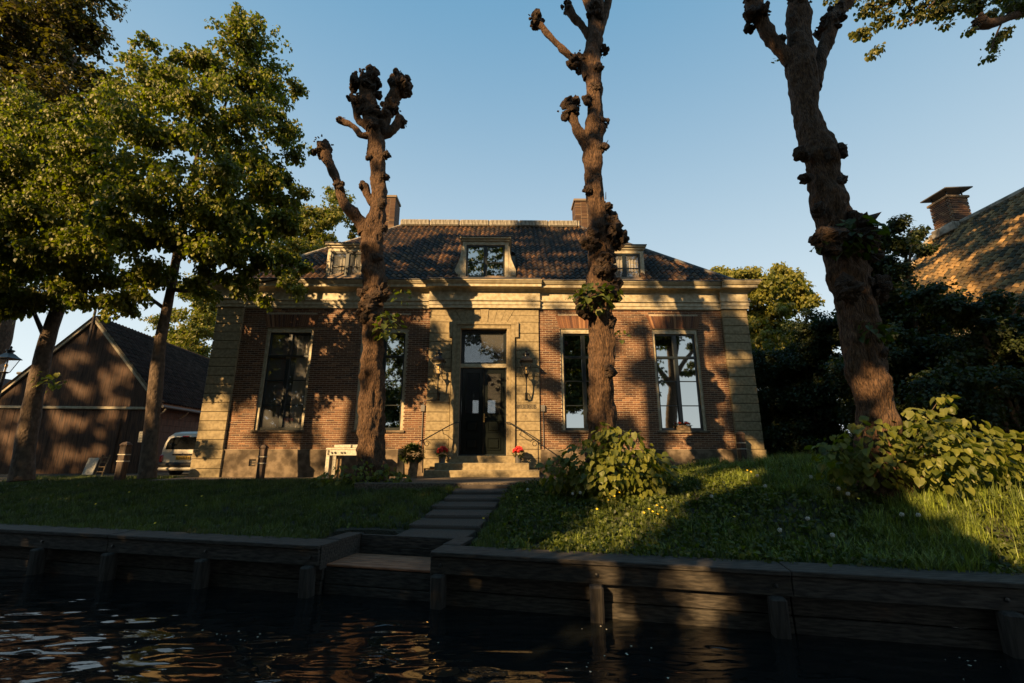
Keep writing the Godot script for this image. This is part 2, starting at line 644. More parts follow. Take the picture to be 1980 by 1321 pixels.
func build_house() -> void:
	var H := thing("country_house", "brick country house with stone entrance, cream cornice, dormers and dark hipped tile roof", "house")
	var wx := [-6.14, -3.155, 3.155, 6.10]
	var win := []
	for x in wx:
		win.append(Rect2(x - 0.735, 1.40, 1.47, 3.2))
	var door := Rect2(-0.73, 0.62, 1.44, 3.95)
	var holes := win + [door]
	var mb := Mb.new()
	wall_with_holes(mb, -8.4, 8.4, 0.0, 5.26, -0.34, -0.008, holes)
	put("wall_core", mb, M.mortar, H)
	# side and back walls, ceiling and floor, dark inside
	mb = Mb.new()
	mb.span(Vector3(-8.4, 0, -8.7), Vector3(-8.1, 6.0, -0.34))
	mb.span(Vector3(8.1, 0, -8.7), Vector3(8.4, 6.0, -0.34))
	var b0 := at(914, 774, -8.9)
	var b1 := at(958, 801, -8.9)
	wall_with_holes(mb, -8.4, 8.4, 0.0, 6.0, -9.0, -8.7, [Rect2(b0.x, b1.y, b1.x - b0.x, b0.y - b1.y)])
	put("outer_wall", mb, mat(0.22, 0.10, 0.06, 0.9), H)
	mb = Mb.new()
	mb.span(Vector3(-8.1, 5.3, -8.7), Vector3(8.1, 5.5, -0.34))
	mb.span(Vector3(-8.1, 0.4, -8.7), Vector3(8.1, 0.6, -0.34))
	mb.span(Vector3(-8.1, 0.6, -4.2), Vector3(-1.6, 5.3, -4.1))
	mb.span(Vector3(1.6, 0.6, -4.2), Vector3(8.1, 5.3, -4.1))
	mb.span(Vector3(-1.7, 0.6, -8.7), Vector3(-1.6, 5.3, -0.34))
	mb.span(Vector3(1.6, 0.6, -8.7), Vector3(1.7, 5.3, -0.34))
	put("room_wall", mb, M.room, H)
	# bricks: one course is 62.5 mm
	var bl := 0.21
	var bh := 0.048
	var single: Array = []
	var rest := Mb.new()
	rest.tinted = true
	var row := 0
	var y := 0.855
	var unit := Mb.new()
	unit.tinted = true
	unit.cbox(Vector3(0, 0, -0.02), Vector3(bl, bh, 0.04), 0.004)
	while y < 5.22:
		for side in [-1.0, 1.0]:
			var x := 1.73 - (bl / 2 if row % 2 else 0.0)
			while x < 7.66:
				var a := maxf(x, 1.73)
				var b := minf(x + bl, 7.66)
				x += bl + 0.012
				var pieces := [[a, b]]
				for w in win:
					var lo: float = minf(absf(w.position.x), absf(w.end.x))
					var hi: float = maxf(absf(w.position.x), absf(w.end.x))
					if signf(w.position.x) != side or y + bh < w.position.y - 0.02 or y > 5.06:
						continue
					if y > w.end.y:
						lo -= 0.02 + 0.10 * (y - w.end.y)
						hi += 0.02 + 0.10 * (y - w.end.y)
					var nu := []
					for p in pieces:
						if p[1] <= lo or p[0] >= hi:
							nu.append(p)
						else:
							if p[0] < lo - 0.03: nu.append([p[0], lo])
							if p[1] > hi + 0.03: nu.append([hi, p[1]])
					pieces = nu
				for p in pieces:
					if p[1] - p[0] < 0.03:
						continue
					var at_x: float = side * (p[0] + p[1]) / 2
					var pr := rnd(-0.003, 0.003)
					if p[1] - p[0] > bl - 0.001 and absf(at_x) < 2.4 and single.size() < 190 and y > 1.3 and rng.randf() < 0.6:
						single.append(Vector3(at_x, y + bh / 2, pr))
					else:
						rest.col = brick_tone()
						rest.cbox(Vector3(at_x, y + bh / 2, -0.02 + pr), Vector3(p[1] - p[0], bh, 0.04), 0.003)
		y += 0.0625
		row += 1
	tag(put("brickwork", rest, M.brick, H), "", "", "", "stuff")
	var variants := []
	for k in 6:
		var u := Mb.new()
		u.tinted = true
		u.col = brick_tone()
		u.cbox(Vector3(0, 0, -0.02), Vector3(bl, bh, 0.04), 0.003)
		variants.append(u.mesh())
	for p in single:
		inst("brick", variants[rng.randi() % 6], M.brick, H, Transform3D(Basis(), p))
	# flat arches of standing bricks over the windows
	for x in wx:
		var nb := 24
		for k in nb:
			var u := Mb.new()
			u.tinted = true
			u.col = brick_tone() * 1.15
			var f0 := lerpf(-0.76, 0.76, k / float(nb)) + 0.004
			var f1 := lerpf(-0.76, 0.76, (k + 1) / float(nb)) - 0.004
			u.prism([Vector2(f0, 4.615), Vector2(f1, 4.615), Vector2(f1 * 1.16, 5.035), Vector2(f0 * 1.16, 5.035)], Vector3(x, 0, -0.035), Vector3.RIGHT, Vector3.UP, Vector3(0, 0, 0.039))
			put("brick", u, M.brick, H)
	# plinth with its air vents
	for s in [-1.0, 1.0]:
		mb = Mb.new()
		var vents := []
		for x in [2.3, 6.35] if s > 0 else [3.1, 6.75]:
			vents.append(Rect2(s * x - 0.1, 0.36, 0.2, 0.2))
		wall_with_holes(mb, minf(s * 1.72, s * 7.68), maxf(s * 1.72, s * 7.68), -0.3, 0.84, -0.02, 0.055, vents)
		put("plinth", mb, M.plinth, H)
	for x in [2.3, 6.35, -3.1, -6.75]:
		mb = Mb.new()
		for k in 4:
			mb.cbox(Vector3(x, 0.39 + 0.047 * k, 0.02), Vector3(0.19, 0.016, 0.02), 0.0)
		put("vent_grille", mb, M.iron, H)
	# corner pilasters and the stone field round the door, block by block
	var courses := 16
	var ch := (5.245 - 0.84) / courses
	for s in [-1.0, 1.0]:
		for k in range(-3, courses):
			mb = Mb.new()
			var y0 := 0.84 + ch * k
			mb.cbox(Vector3(s * 8.06, y0 + ch / 2, -0.16), Vector3(0.82 + (0.06 if k < 0 else 0.0), ch - 0.012, 0.50 + (0.05 if k < 0 else 0.0)), 0.012)
			put("stone_block", mb, M.stone, H)
	for k in range(-2, courses):
		var y0 := 0.84 + ch * k
		if y0 < 4.62 - ch * 0.5:
			for s in [-1.0, 1.0]:
				mb = Mb.new()
				var wide := 0.72 + (0.03 if k < 0 else 0.0)
				mb.cbox(Vector3(s * (1.73 - 0.72 / 2), y0 + ch / 2, -0.04), Vector3(wide, ch - 0.01, 0.20), 0.010)
				put("stone_block", mb, M.stone, H)
	# wedge stones over the door, and the blocks at their ends
	for k in 7:
		mb = Mb.new()
		var f0 := lerpf(-0.72, 0.72, k / 7.0) + 0.004
		var f1 := lerpf(-0.72, 0.72, (k + 1) / 7.0) - 0.004
		mb.prism([Vector2(f0, 4.80), Vector2(f1, 4.80), Vector2(f1 * 1.35, 5.24), Vector2(f0 * 1.35, 5.24)], Vector3(0, 0, -0.12), Vector3.RIGHT, Vector3.UP, Vector3(0, 0, 0.178 + (0.02 if k == 3 else 0.0)))
		put("wedge_stone", mb, M.stone, H)
	for s in [-1.0, 1.0]:
		for r in 2:
			mb = Mb.new()
			mb.prism([Vector2(s * (0.73 if r == 0 else 0.86), 4.80 + 0.22 * r), Vector2(s * 1.73, 4.80 + 0.22 * r), Vector2(s * 1.73, 5.01 + 0.23 * r), Vector2(s * (0.85 if r == 0 else 0.98), 5.01 + 0.23 * r)], Vector3(0, 0, -0.12), Vector3.RIGHT, Vector3.UP, Vector3(0, 0, 0.175))
			put("stone_block", mb, M.stone, H)
		mb = Mb.new()
		mb.span(Vector3(s * 1.0, 4.53, -0.12), Vector3(s * 1.73, 4.79, 0.055), 0.01)
		put("stone_block", mb, M.stone, H)
	house_entablature(H)
	for i in 4:
		house_window(H, wx[i], i)
	house_door(H)
	house_roof(H)


func house_entablature(H: Node3D) -> void:
	# profile (out from the wall, height): two fasciae, frieze, moulding, cornice
	var prof := [Vector2(-0.2, 5.245), Vector2(0.05, 5.245), Vector2(0.05, 5.345), Vector2(0.07, 5.35), Vector2(0.07, 5.46), Vector2(0.11, 5.475), Vector2(0.11, 5.515), Vector2(0.05, 5.53), Vector2(0.05, 5.80),
		Vector2(0.09, 5.815), Vector2(0.13, 5.86), Vector2(0.30, 5.885), Vector2(0.30, 5.97), Vector2(0.33, 5.985), Vector2(0.37, 6.04), Vector2(0.39, 6.06), Vector2(0.39, 6.085), Vector2(-0.2, 6.10)]
	var segs := [[-8.48, -7.62, 0.10], [-7.62, -1.77, 0.0], [-1.77, 1.77, 0.09], [1.77, 7.62, 0.0], [7.62, 8.48, 0.10]]
	for s in segs:
		var mb := Mb.new()
		var a: float = s[0]
		var b: float = s[1]
		var l_out := 1.0 if s[2] > 0.0 else 0.0      # projecting pieces return round their ends
		for i in prof.size() - 1:
			var p: Vector2 = prof[i]
			var q: Vector2 = prof[i + 1]
			var ex := maxf(p.x, 0.0) * l_out * 0.9
			var fx := maxf(q.x, 0.0) * l_out * 0.9
			if absf(a) < 8 and absf(b) < 8:
				ex *= 0.15
				fx *= 0.15
			var la := ex if a < -8 or (absf(a) < 3 and absf(b) < 3) else 0.0
			var lb := fx if a < -8 or (absf(a) < 3 and absf(b) < 3) else 0.0
			var ra := ex if b > 8 or (absf(a) < 3 and absf(b) < 3) else 0.0
			var rb := fx if b > 8 or (absf(a) < 3 and absf(b) < 3) else 0.0
			var A := Vector3(a - la, p.y, p.x + s[2])
			var B := Vector3(b + ra, p.y, p.x + s[2])
			var C := Vector3(b + rb, q.y, q.x + s[2])
			var D := Vector3(a - lb, q.y, q.x + s[2])
			mb.quad(A, B, C, D)
			if s[2] > 0.0:
				mb.quad_out(A, D, Vector3(D.x, D.y, -0.4), Vector3(A.x, A.y, -0.4), Vector3.LEFT)
				mb.quad_out(B, C, Vector3(C.x, C.y, -0.4), Vector3(B.x, B.y, -0.4), Vector3.RIGHT)
		put("cornice", mb, M.paint, H)
	# the side cornices, seen only at their ends, and the lead gutter on top
	for s in [-1.0, 1.0]:
		var mb := Mb.new()
		mb.span(Vector3(s * 8.36, 5.25, -9.0), Vector3(s * 8.50, 5.85, -0.45))
		mb.span(Vector3(s * 8.36, 5.88, -9.2), Vector3(s * 8.83, 6.08, -0.46))
		put("side_cornice", mb, M.paint, H)
	var mb := Mb.new()
	mb.span(Vector3(-8.5, 6.09, -0.5), Vector3(8.5, 6.12, 0.42), 0.008)
	mb.span(Vector3(-8.88, 6.09, -0.45), Vector3(-7.6, 6.125, 0.51), 0.008)
	mb.span(Vector3(7.6, 6.09, -0.45), Vector3(8.88, 6.125, 0.51), 0.008)
	mb.span(Vector3(-1.8, 6.09, -0.3), Vector3(1.8, 6.13, 0.50), 0.008)
	put("gutter", mb, M.lead, H)


func pane_box(mb: Mb, a: Vector2, b: Vector2, z: float) -> void:      # double glazing
	for k in 2:
		mb.span(Vector3(a.x, a.y, z - 0.022 * k), Vector3(b.x, b.y, z - 0.004 - 0.022 * k))


func house_window(H: Node3D, xc: float, idx: int) -> void:
	var x0 := xc - 0.735
	var x1 := xc + 0.735
	var y0 := 1.40
	var y1 := 4.60
	var mb := Mb.new()
	mb.span(Vector3(x0, y0, -0.20), Vector3(x0 + 0.085, y1, -0.045), 0.006)
	mb.span(Vector3(x1 - 0.085, y0, -0.20), Vector3(x1, y1, -0.045), 0.006)
	mb.span(Vector3(x0 + 0.085, y1 - 0.15, -0.20), Vector3(x1 - 0.085, y1, -0.045), 0.006)
	var win := put("window", mb, M.paint, H)
	mb = Mb.new()
	mb.span(Vector3(x0 - 0.06, y0 - 0.07, -0.2), Vector3(x1 + 0.06, y0, 0.05), 0.008)
	put("sill", mb, M.plinth, win)
	var ix0 := x0 + 0.085
	var ix1 := x1 - 0.085
	var iy1 := y1 - 0.15
	var h := (iy1 - y0) / 4.0
	mb = Mb.new()
	for s in [[ix0, ix0 + 0.05], [ix1 - 0.05, ix1]]:
		mb.span(Vector3(s[0], y0, -0.175), Vector3(s[1], iy1, -0.105), 0.004)
	mb.span(Vector3(ix0 + 0.05, y0, -0.175), Vector3(ix1 - 0.05, y0 + 0.085, -0.105), 0.004)
	mb.span(Vector3(ix0 + 0.05, iy1 - 0.045, -0.175), Vector3(ix1 - 0.05, iy1, -0.105), 0.004)
	put("sash", mb, M.sash, win)
	mb = Mb.new()
	mb.span(Vector3(xc - 0.06, y0 + 0.085, -0.18), Vector3(xc + 0.06, iy1 - 0.045, -0.085), 0.008)
	put("mullion", mb, M.sash, win)
	mb = Mb.new()
	mb.span(Vector3(ix0, iy1 - h - 0.04, -0.18), Vector3(ix1, iy1 - h + 0.04, -0.08), 0.008)
	put("transom", mb, M.sash, win)
	for c in 2:
		var a := ix0 + 0.05 if c == 0 else xc + 0.06
		var b := xc - 0.06 if c == 0 else ix1 - 0.05
		for r in 2:
			mb = Mb.new()
			mb.span(Vector3(a, y0 + h * (r + 1) - 0.014, -0.165), Vector3(b, y0 + h * (r + 1) + 0.014, -0.11), 0.003)
			put("glazing_bar", mb, M.sash, win)
		for r in 4:
			mb = Mb.new()
			var p := Vector2(a, y0 + h * r + (0.085 if r == 0 else 0.014))
			var q := Vector2(b, y0 + h * (r + 1) - 0.014)
			pane_box(mb, p, q, -0.14 + rnd(-0.002, 0.002))
			put("pane", mb, M.glass if idx == 0 else M.mirror, win)
	# a looped curtain behind the glass
	var side := -1.0 if idx in [1, 3] else 1.0
	for s in ([side] if idx == 0 else []):
		mb = Mb.new()
		var n := 26
		for i in n:
			for k in 10:
				var pt := func(u: float, w: float) -> Vector3:
					var span_w := lerpf(0.6, 0.38 + 0.22 * sin(w * 2.6), smoothstep(0.0, 0.75, w))
					var xx: float = xc + s * (0.66 - span_w * u)
					return Vector3(xx, iy1 - w * (2.55 if idx == 3 else 2.9) - 0.15 * u * w, -0.42 - 0.03 * sin(u * 26.0))
				mb.quad_out(pt.call(i / float(n), k / 10.0), pt.call((i + 1) / float(n), k / 10.0), pt.call((i + 1) / float(n), (k + 1) / 10.0), pt.call(i / float(n), (k + 1) / 10.0), Vector3.BACK)
		put("curtain", mb, M.curtain, win)


func house_door(H: Node3D) -> void:
	var x0 := -0.73
	var x1 := 0.71
	# stone surround with ears
	for s in [-1.0, 1.0]:
		for lay in [[0.73, 0.86, 0.095], [0.86, 0.985, 0.125]]:
			var mb := Mb.new()
			mb.span(Vector3(s * lay[0] - 0.01, 0.66, -0.14), Vector3(s * lay[1] - 0.01, 4.57 if lay[0] < 0.8 else 4.69, lay[2]), 0.008)
			put("door_surround", mb, M.stone, H)
		var mb := Mb.new()
		mb.span(Vector3(s * 0.99 - 0.01, 4.28, -0.1), Vector3(s * 1.10 - 0.01, 4.785, 0.13), 0.008)
		put("surround_ear", mb, M.stone, H)
	var mb := Mb.new()
	mb.span(Vector3(-0.86, 4.571, -0.14), Vector3(0.84, 4.689, 0.094), 0.008)
	put("door_surround", mb, M.stone, H)
	mb = Mb.new()
	mb.span(Vector3(-0.999, 4.69, -0.14), Vector3(0.979, 4.785, 0.126), 0.008)
	put("door_surround", mb, M.stone, H)
	var dr := put("door_frame", frame_shape(x0, x1, 0.65, 4.57, 0.05, -0.22, -0.08), M.sash, H)
	mb = Mb.new()
	mb.span(Vector3(x0 + 0.0, 3.33, -0.22), Vector3(x1, 3.46, -0.04), 0.012)
	put("door_transom", mb, M.paint, dr)
	mb = frame_shape(x0 + 0.05, x1 - 0.05, 3.46, 4.52, 0.055, -0.20, -0.12)
	put("fanlight_frame", mb, M.sash, dr)
	mb = Mb.new()
	pane_box(mb, Vector2(x0 + 0.105, 3.515), Vector2(x1 - 0.105, 4.465), -0.15)
	put("pane", mb, M.glass, dr)
	for s in [-1.0, 1.0]:
		var c: float = -0.01 + s * 0.335
		mb = Mb.new()
		wall_with_holes(mb, c - 0.325, c + 0.325, 0.68, 3.33, -0.19, -0.13, [Rect2(c - 0.2, 1.92, 0.4, 1.24)])
		var leaf := put("door_leaf", mb, M.door, H)
		mb = Mb.new()
		pane_box(mb, Vector2(c - 0.2, 1.92), Vector2(c + 0.2, 3.16), -0.16)
		put("pane", mb, M.glass, leaf)
		mb = frame_shape(c - 0.225, c + 0.225, 1.895, 3.185, 0.03, -0.15, -0.115)
		put("moulding", mb, M.door, leaf)
		mb = Mb.new()                       # wire lattice in front of the glass
		var n := 26
		for k in range(-14, n):
			for dirn in [-1.0, 1.0]:
				var a := Vector2(-0.2, 1.92 + 0.06 * k)
				var b := a + Vector2(0.4, 0.72)
				var lo := clampf((1.92 - a.y) / 0.72, 0, 1)
				var hi := clampf((3.16 - a.y) / 0.72, 0, 1)
				if hi - lo < 0.02:
					continue
				var p := a.lerp(b, lo)
				var q := a.lerp(b, hi)
				mb.tube([Vector3(c + dirn * p.x, p.y, -0.126), Vector3(c + dirn * q.x, q.y, -0.126)], [0.008, 0.008], 4, false)
		put("lattice", mb, M.iron, leaf)
		for pr in [[0.82, 1.20], [1.34, 1.72]]:
			mb = frame_shape(c - 0.21, c + 0.21, pr[0], pr[1], 0.035, -0.15, -0.105)
			put("moulding", mb, M.door, leaf)
			mb = Mb.new()
			mb.cbox(Vector3(c, (pr[0] + pr[1]) / 2, -0.125), Vector3(0.32, pr[1] - pr[0] - 0.1, 0.06), 0.028)
			put("door_panel", mb, M.door, leaf)
		if s > 0:
			mb = Mb.new()
			mb.cbox(Vector3(0.02, 1.78, -0.07), Vector3(0.045, 0.26, 0.014), 0.006)
			mb.tube([Vector3(0.02, 1.80, -0.06), Vector3(0.02, 1.80, -0.02), Vector3(0.11, 1.79, -0.015)], [0.01, 0.01, 0.009], 8)
			put("handle", mb, M.brass, leaf)
	mb = Mb.new()
	mb.span(Vector3(-0.035, 0.68, -0.15), Vector3(0.015, 3.33, -0.085), 0.012)
	put("meeting_rail", mb, M.door, H)
	# stoop
	mb = Mb.new()
	mb.span(Vector3(-1.0, 0.44, -0.3), Vector3(0.98, 0.655, 0.22), 0.015)
	put("threshold", mb, M.stone, H)
	mb = Mb.new()
	mb.span(Vector3(-1.32, -0.1, -0.02), Vector3(1.36, 0.46, 0.68), 0.018)
	put("stoop_step", mb, M.stone, H)
	mb = Mb.new()
	mb.span(Vector3(-1.55, -0.1, 0.02), Vector3(1.62, 0.27, 1.08), 0.018)
	put("stoop_step", mb, M.stone, H)
	# carved name
	var tm := TextMesh.new()
	var f := SystemFont.new()
	f.font_names = PackedStringArray(["Droid Serif"])
	f.font_weight = 700
	tm.font = f
	tm.text = "BROEKERHUIS"
	tm.font_size = 64
	tm.pixel_size = 0.0019
	tm.depth = 0.004
	var tw := tm.get_aabb().size.x
	for k in 2:      # cut with a broad stroke
		inst("lettering", tm, M.ink, H, Transform3D(Basis.from_scale(Vector3(0.65 / maxf(tw, 0.1), 1.5, 1)), Vector3(1.296 + 0.005 * k, 2.11, 0.0625 + 0.0004 * k)))
	mb = Mb.new()
	mb.prism([Vector2(0, -0.05), Vector2(0.03, 0), Vector2(0, 0.05), Vector2(-0.03, 0)], Vector3(1.30, 1.83, 0.058), Vector3.RIGHT, Vector3.UP, Vector3(0, 0, 0.005))
	put("carved_ornament", mb, M.plinth, H)
	# cables and boxes beside the door
	for s in [-1.0, 1.0]:
		mb = Mb.new()
		mb.cbox(Vector3(s * 1.83, 2.06, 0.03), Vector3(0.13, 0.2, 0.07), 0.01)
		put("junction_box", mb, M.grey_pot, H)
		mb = Mb.new()
		mb.tube([Vector3(s * 1.83, 0.86, 0.025), Vector3(s * 1.83, 1.96, 0.025)], [0.013, 0.013], 8)
		if s < 0:
			mb.tube([Vector3(-1.83, 2.15, 0.03), Vector3(-1.80, 2.27, 0.06), Vector3(-1.7, 2.30, 0.085), Vector3(-1.45, 2.30, 0.085), Vector3(-1.40, 2.36, 0.085)], [0.012, 0.012, 0.012, 0.012, 0.012], 8)
		put("cable", mb, M.grey_pot, H)


func frame_shape(x0: float, x1: float, y0: float, y1: float, w: float, z0: float, z1: float) -> Mb:
	var mb := Mb.new()
	mb.span(Vector3(x0, y0, z0), Vector3(x0 + w, y1, z1), 0.005)
	mb.span(Vector3(x1 - w, y0, z0), Vector3(x1, y1, z1), 0.005)
	mb.span(Vector3(x0 + w, y0, z0), Vector3(x1 - w, y0 + w, z1), 0.005)
	mb.span(Vector3(x0 + w, y1 - w, z0), Vector3(x1 - w, y1, z1), 0.005)
	return mb


func pantile() -> Mesh:      # an S-shaped clay tile: x across, y up from the roof, z down the slope
	var mb := Mb.new()
	mb.tinted = true
	var n := 8
	var hs := []
	for i in n + 1:
		var t := i / float(n)
		hs.append(Vector2((t - 0.5) * 0.225, 0.036 * sin(t * TAU - 0.9) + 0.036))
	for i in n:
		var a: Vector2 = hs[i]
		var b: Vector2 = hs[i + 1]
		mb.quad_out(Vector3(a.x, a.y, -0.17), Vector3(b.x, b.y, -0.17), Vector3(b.x, b.y + 0.03, 0.17), Vector3(a.x, a.y + 0.03, 0.17), Vector3.UP)
		mb.quad_out(Vector3(a.x, a.y + 0.03, 0.17), Vector3(b.x, b.y + 0.03, 0.17), Vector3(b.x, b.y + 0.008, 0.17), Vector3(a.x, a.y + 0.008, 0.17), Vector3.BACK)
	return mb.mesh()


func tile_slope(parent: Node3D, origin: Vector3, across: Vector3, down: Vector3, rows: int, cols: int, keep: Callable, tone: Callable, near: Callable, skin: Material = null) -> void:
	if skin == null:
		skin = M.tile
	var up := down.cross(across).normalized()
	if up.y < 0:
		up = -up
	var b := Basis(across, up, down)
	if b.determinant() < 0:
		b = Basis(-across, up, down)
	var mesh := pantile()
	var all := []
	for r in rows:
		for c in cols:
			var p := origin + across * (c * 0.2) + down * (r * 0.27)
			if keep.call(p):
				var t := Transform3D(b * Basis(Vector3.UP, rnd(-0.015, 0.015)), p + up * rnd(0.0, 0.008))
				all.append([near.call(p), t, tone.call()])
	all.sort_custom(func(x, y): return x[0] < y[0])
	var colored := []
	for k in 8:
		var m: ArrayMesh = pantile()
		var arr := m.surface_get_arrays(0)
		var c: Color = tone.call()
		var pc: PackedColorArray = arr[Mesh.ARRAY_COLOR]
		pc.fill(c)
		arr[Mesh.ARRAY_COLOR] = pc
		var nm := ArrayMesh.new()
		nm.add_surface_from_arrays(Mesh.PRIMITIVE_TRIANGLES, arr)
		colored.append(nm)
	for i in mini(300, all.size()):
		inst("roof_tile", colored[rng.randi() % 8], skin, parent, all[i][1])
	var xf := []
	var cl := []
	for i in range(300, all.size()):
		xf.append(all[i][1])
		cl.append(all[i][2])
	if xf.size():
		tag(many("tiling", mesh, skin, xf, cl, parent), "", "", "", "stuff")


func house_roof(H: Node3D) -> void:
	# hipped roof: eaves at y 6.12, ridge at y 10.55 over z = -4.45
	var E := 8.35
	var R := 3.95
	var y0 := 6.10
	var y1 := 10.50
	var mb := Mb.new()
	var a := Vector3(-E, y0, 0.02)
	var b := Vector3(E, y0, 0.02)
	var c := Vector3(E, y0, -8.9)
	var d := Vector3(-E, y0, -8.9)
	var l := Vector3(-R, y1, -4.44)
	var r := Vector3(R, y1, -4.44)
	mb.quad_out(a, b, r, l, Vector3(0, 1, 1))
	mb.quad_out(c, d, l, r, Vector3(0, 1, -1))
	mb.tri_out(b, c, r, Vector3(1, 1, 0))
	mb.tri_out(a, d, l, Vector3(-1, 1, 0))
	var roof := put("roof", mb, M.under, H)
	var down := (a - l)
	down.x = 0
	down = down.normalized()
	var dorm := [[-1.15, 1.13, 8.1], [-5.5, -4.0, 7.85], [4.0, 5.5, 7.85]]
	var keep := func(p: Vector3) -> bool:
		var t := (p.y - y0) / (y1 - y0)
		if absf(p.x) > lerpf(E, R, t) - 0.05:
			return false
		for q in dorm:
			if p.x > q[0] + 0.16 and p.x < q[1] - 0.16 and p.y < q[2] - 0.12:
				return false
		return true
	var tone := func() -> Color:
		var g := rnd(0, 1)
		return Color(0.035, 0.028, 0.023).lerp(Color(0.19, 0.10, 0.045), g * g)
	tile_slope(roof, Vector3(-E + 0.1, y1 - 0.08, -4.44 + 0.16), Vector3.RIGHT, down, 23, 84, keep, tone, func(p): return absf(p.x + 1.5) + absf(p.y - 8.2) * 0.7)
	# ridge and hips of weathered mortar
	mb = Mb.new()
	var x := -R
	while x < R - 0.01:
		var w := minf(1.3, R - x)
		mb.cbox(Vector3(x + w / 2, y1 + 0.08, -4.38), Vector3(w - 0.006, 0.30, 0.52), 0.05)
		x += w
	put("ridge_cap", mb, M.cement, roof)
	for s in [-1.0, 1.0]:
		mb = Mb.new()
		var p := Vector3(s * R, y1 + 0.05, -4.44)
		var q := Vector3(s * E, y0 + 0.12, 0.0)
		var dir := (q - p).normalized()
		var side := dir.cross(Vector3.UP).normalized()
		var upv := side.cross(dir).normalized()
		mb.cbox((p + q) / 2, Vector3(0.24, 0.13, (q - p).length()), 0.04, Basis(side, upv, -dir))
		put("hip_cap", mb, M.lead if s > 0 else M.cement, roof)
	for px in [815, 945, 1059]:
		mb = Mb.new()
		var p := at(px, 446, -3.95)
		mb.cbox(Vector3(p.x, 10.08, -3.95), Vector3(0.42, 0.03, 0.24), 0.008, Basis(Vector3.RIGHT, 0.62))
		mb.cbox(Vector3(p.x, 10.0, -3.98), Vector3(0.36, 0.1, 0.2), 0.008, Basis(Vector3.RIGHT, 0.785))
		put("roof_vent", mb, M.white, roof)
	# chimneys
	for px in [[734, 766, 378], [1111, 1146, 385]]:
		var p := at(px[0], px[2], -5.2)
		var q := at(px[1], px[2], -5.2)
		var ch := Mb.new()
		ch.tinted = true
		var hgt: float = p.y
		var yy := 9.6
		var k := 0
		while yy < hgt - 0.12:
			var across := 3
			for i in across:
				for f in [0.0, 1.0]:
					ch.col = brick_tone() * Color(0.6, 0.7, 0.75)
					var bw := (q.x - p.x) / across
					ch.cbox(Vector3(p.x + bw * (i + 0.5), yy, -5.2 - 0.46 * f - 0.2), Vector3(bw - 0.012, 0.055, 0.44), 0.004)
			yy += 0.0625
			k += 1
		ch.col = Color(0.3, 0.25, 0.18)
		ch.span(Vector3(p.x + 0.01, 9.0, -6.0), Vector3(q.x - 0.01, hgt - 0.1, -5.19))
		ch.col = Color(0.22, 0.17, 0.12)
		ch.span(Vector3(p.x - 0.05, hgt - 0.12, -6.05), Vector3(q.x + 0.05, hgt, -5.13), 0.015)
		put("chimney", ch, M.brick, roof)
	# dormers
	house_dormer(H, -0.02, 0.66, 6.42, 7.70, true)
	house_dormer(H, -4.72, 0.55, 6.36, 7.42, false)
	house_dormer(H, 4.74, 0.55, 6.36, 7.42, false)


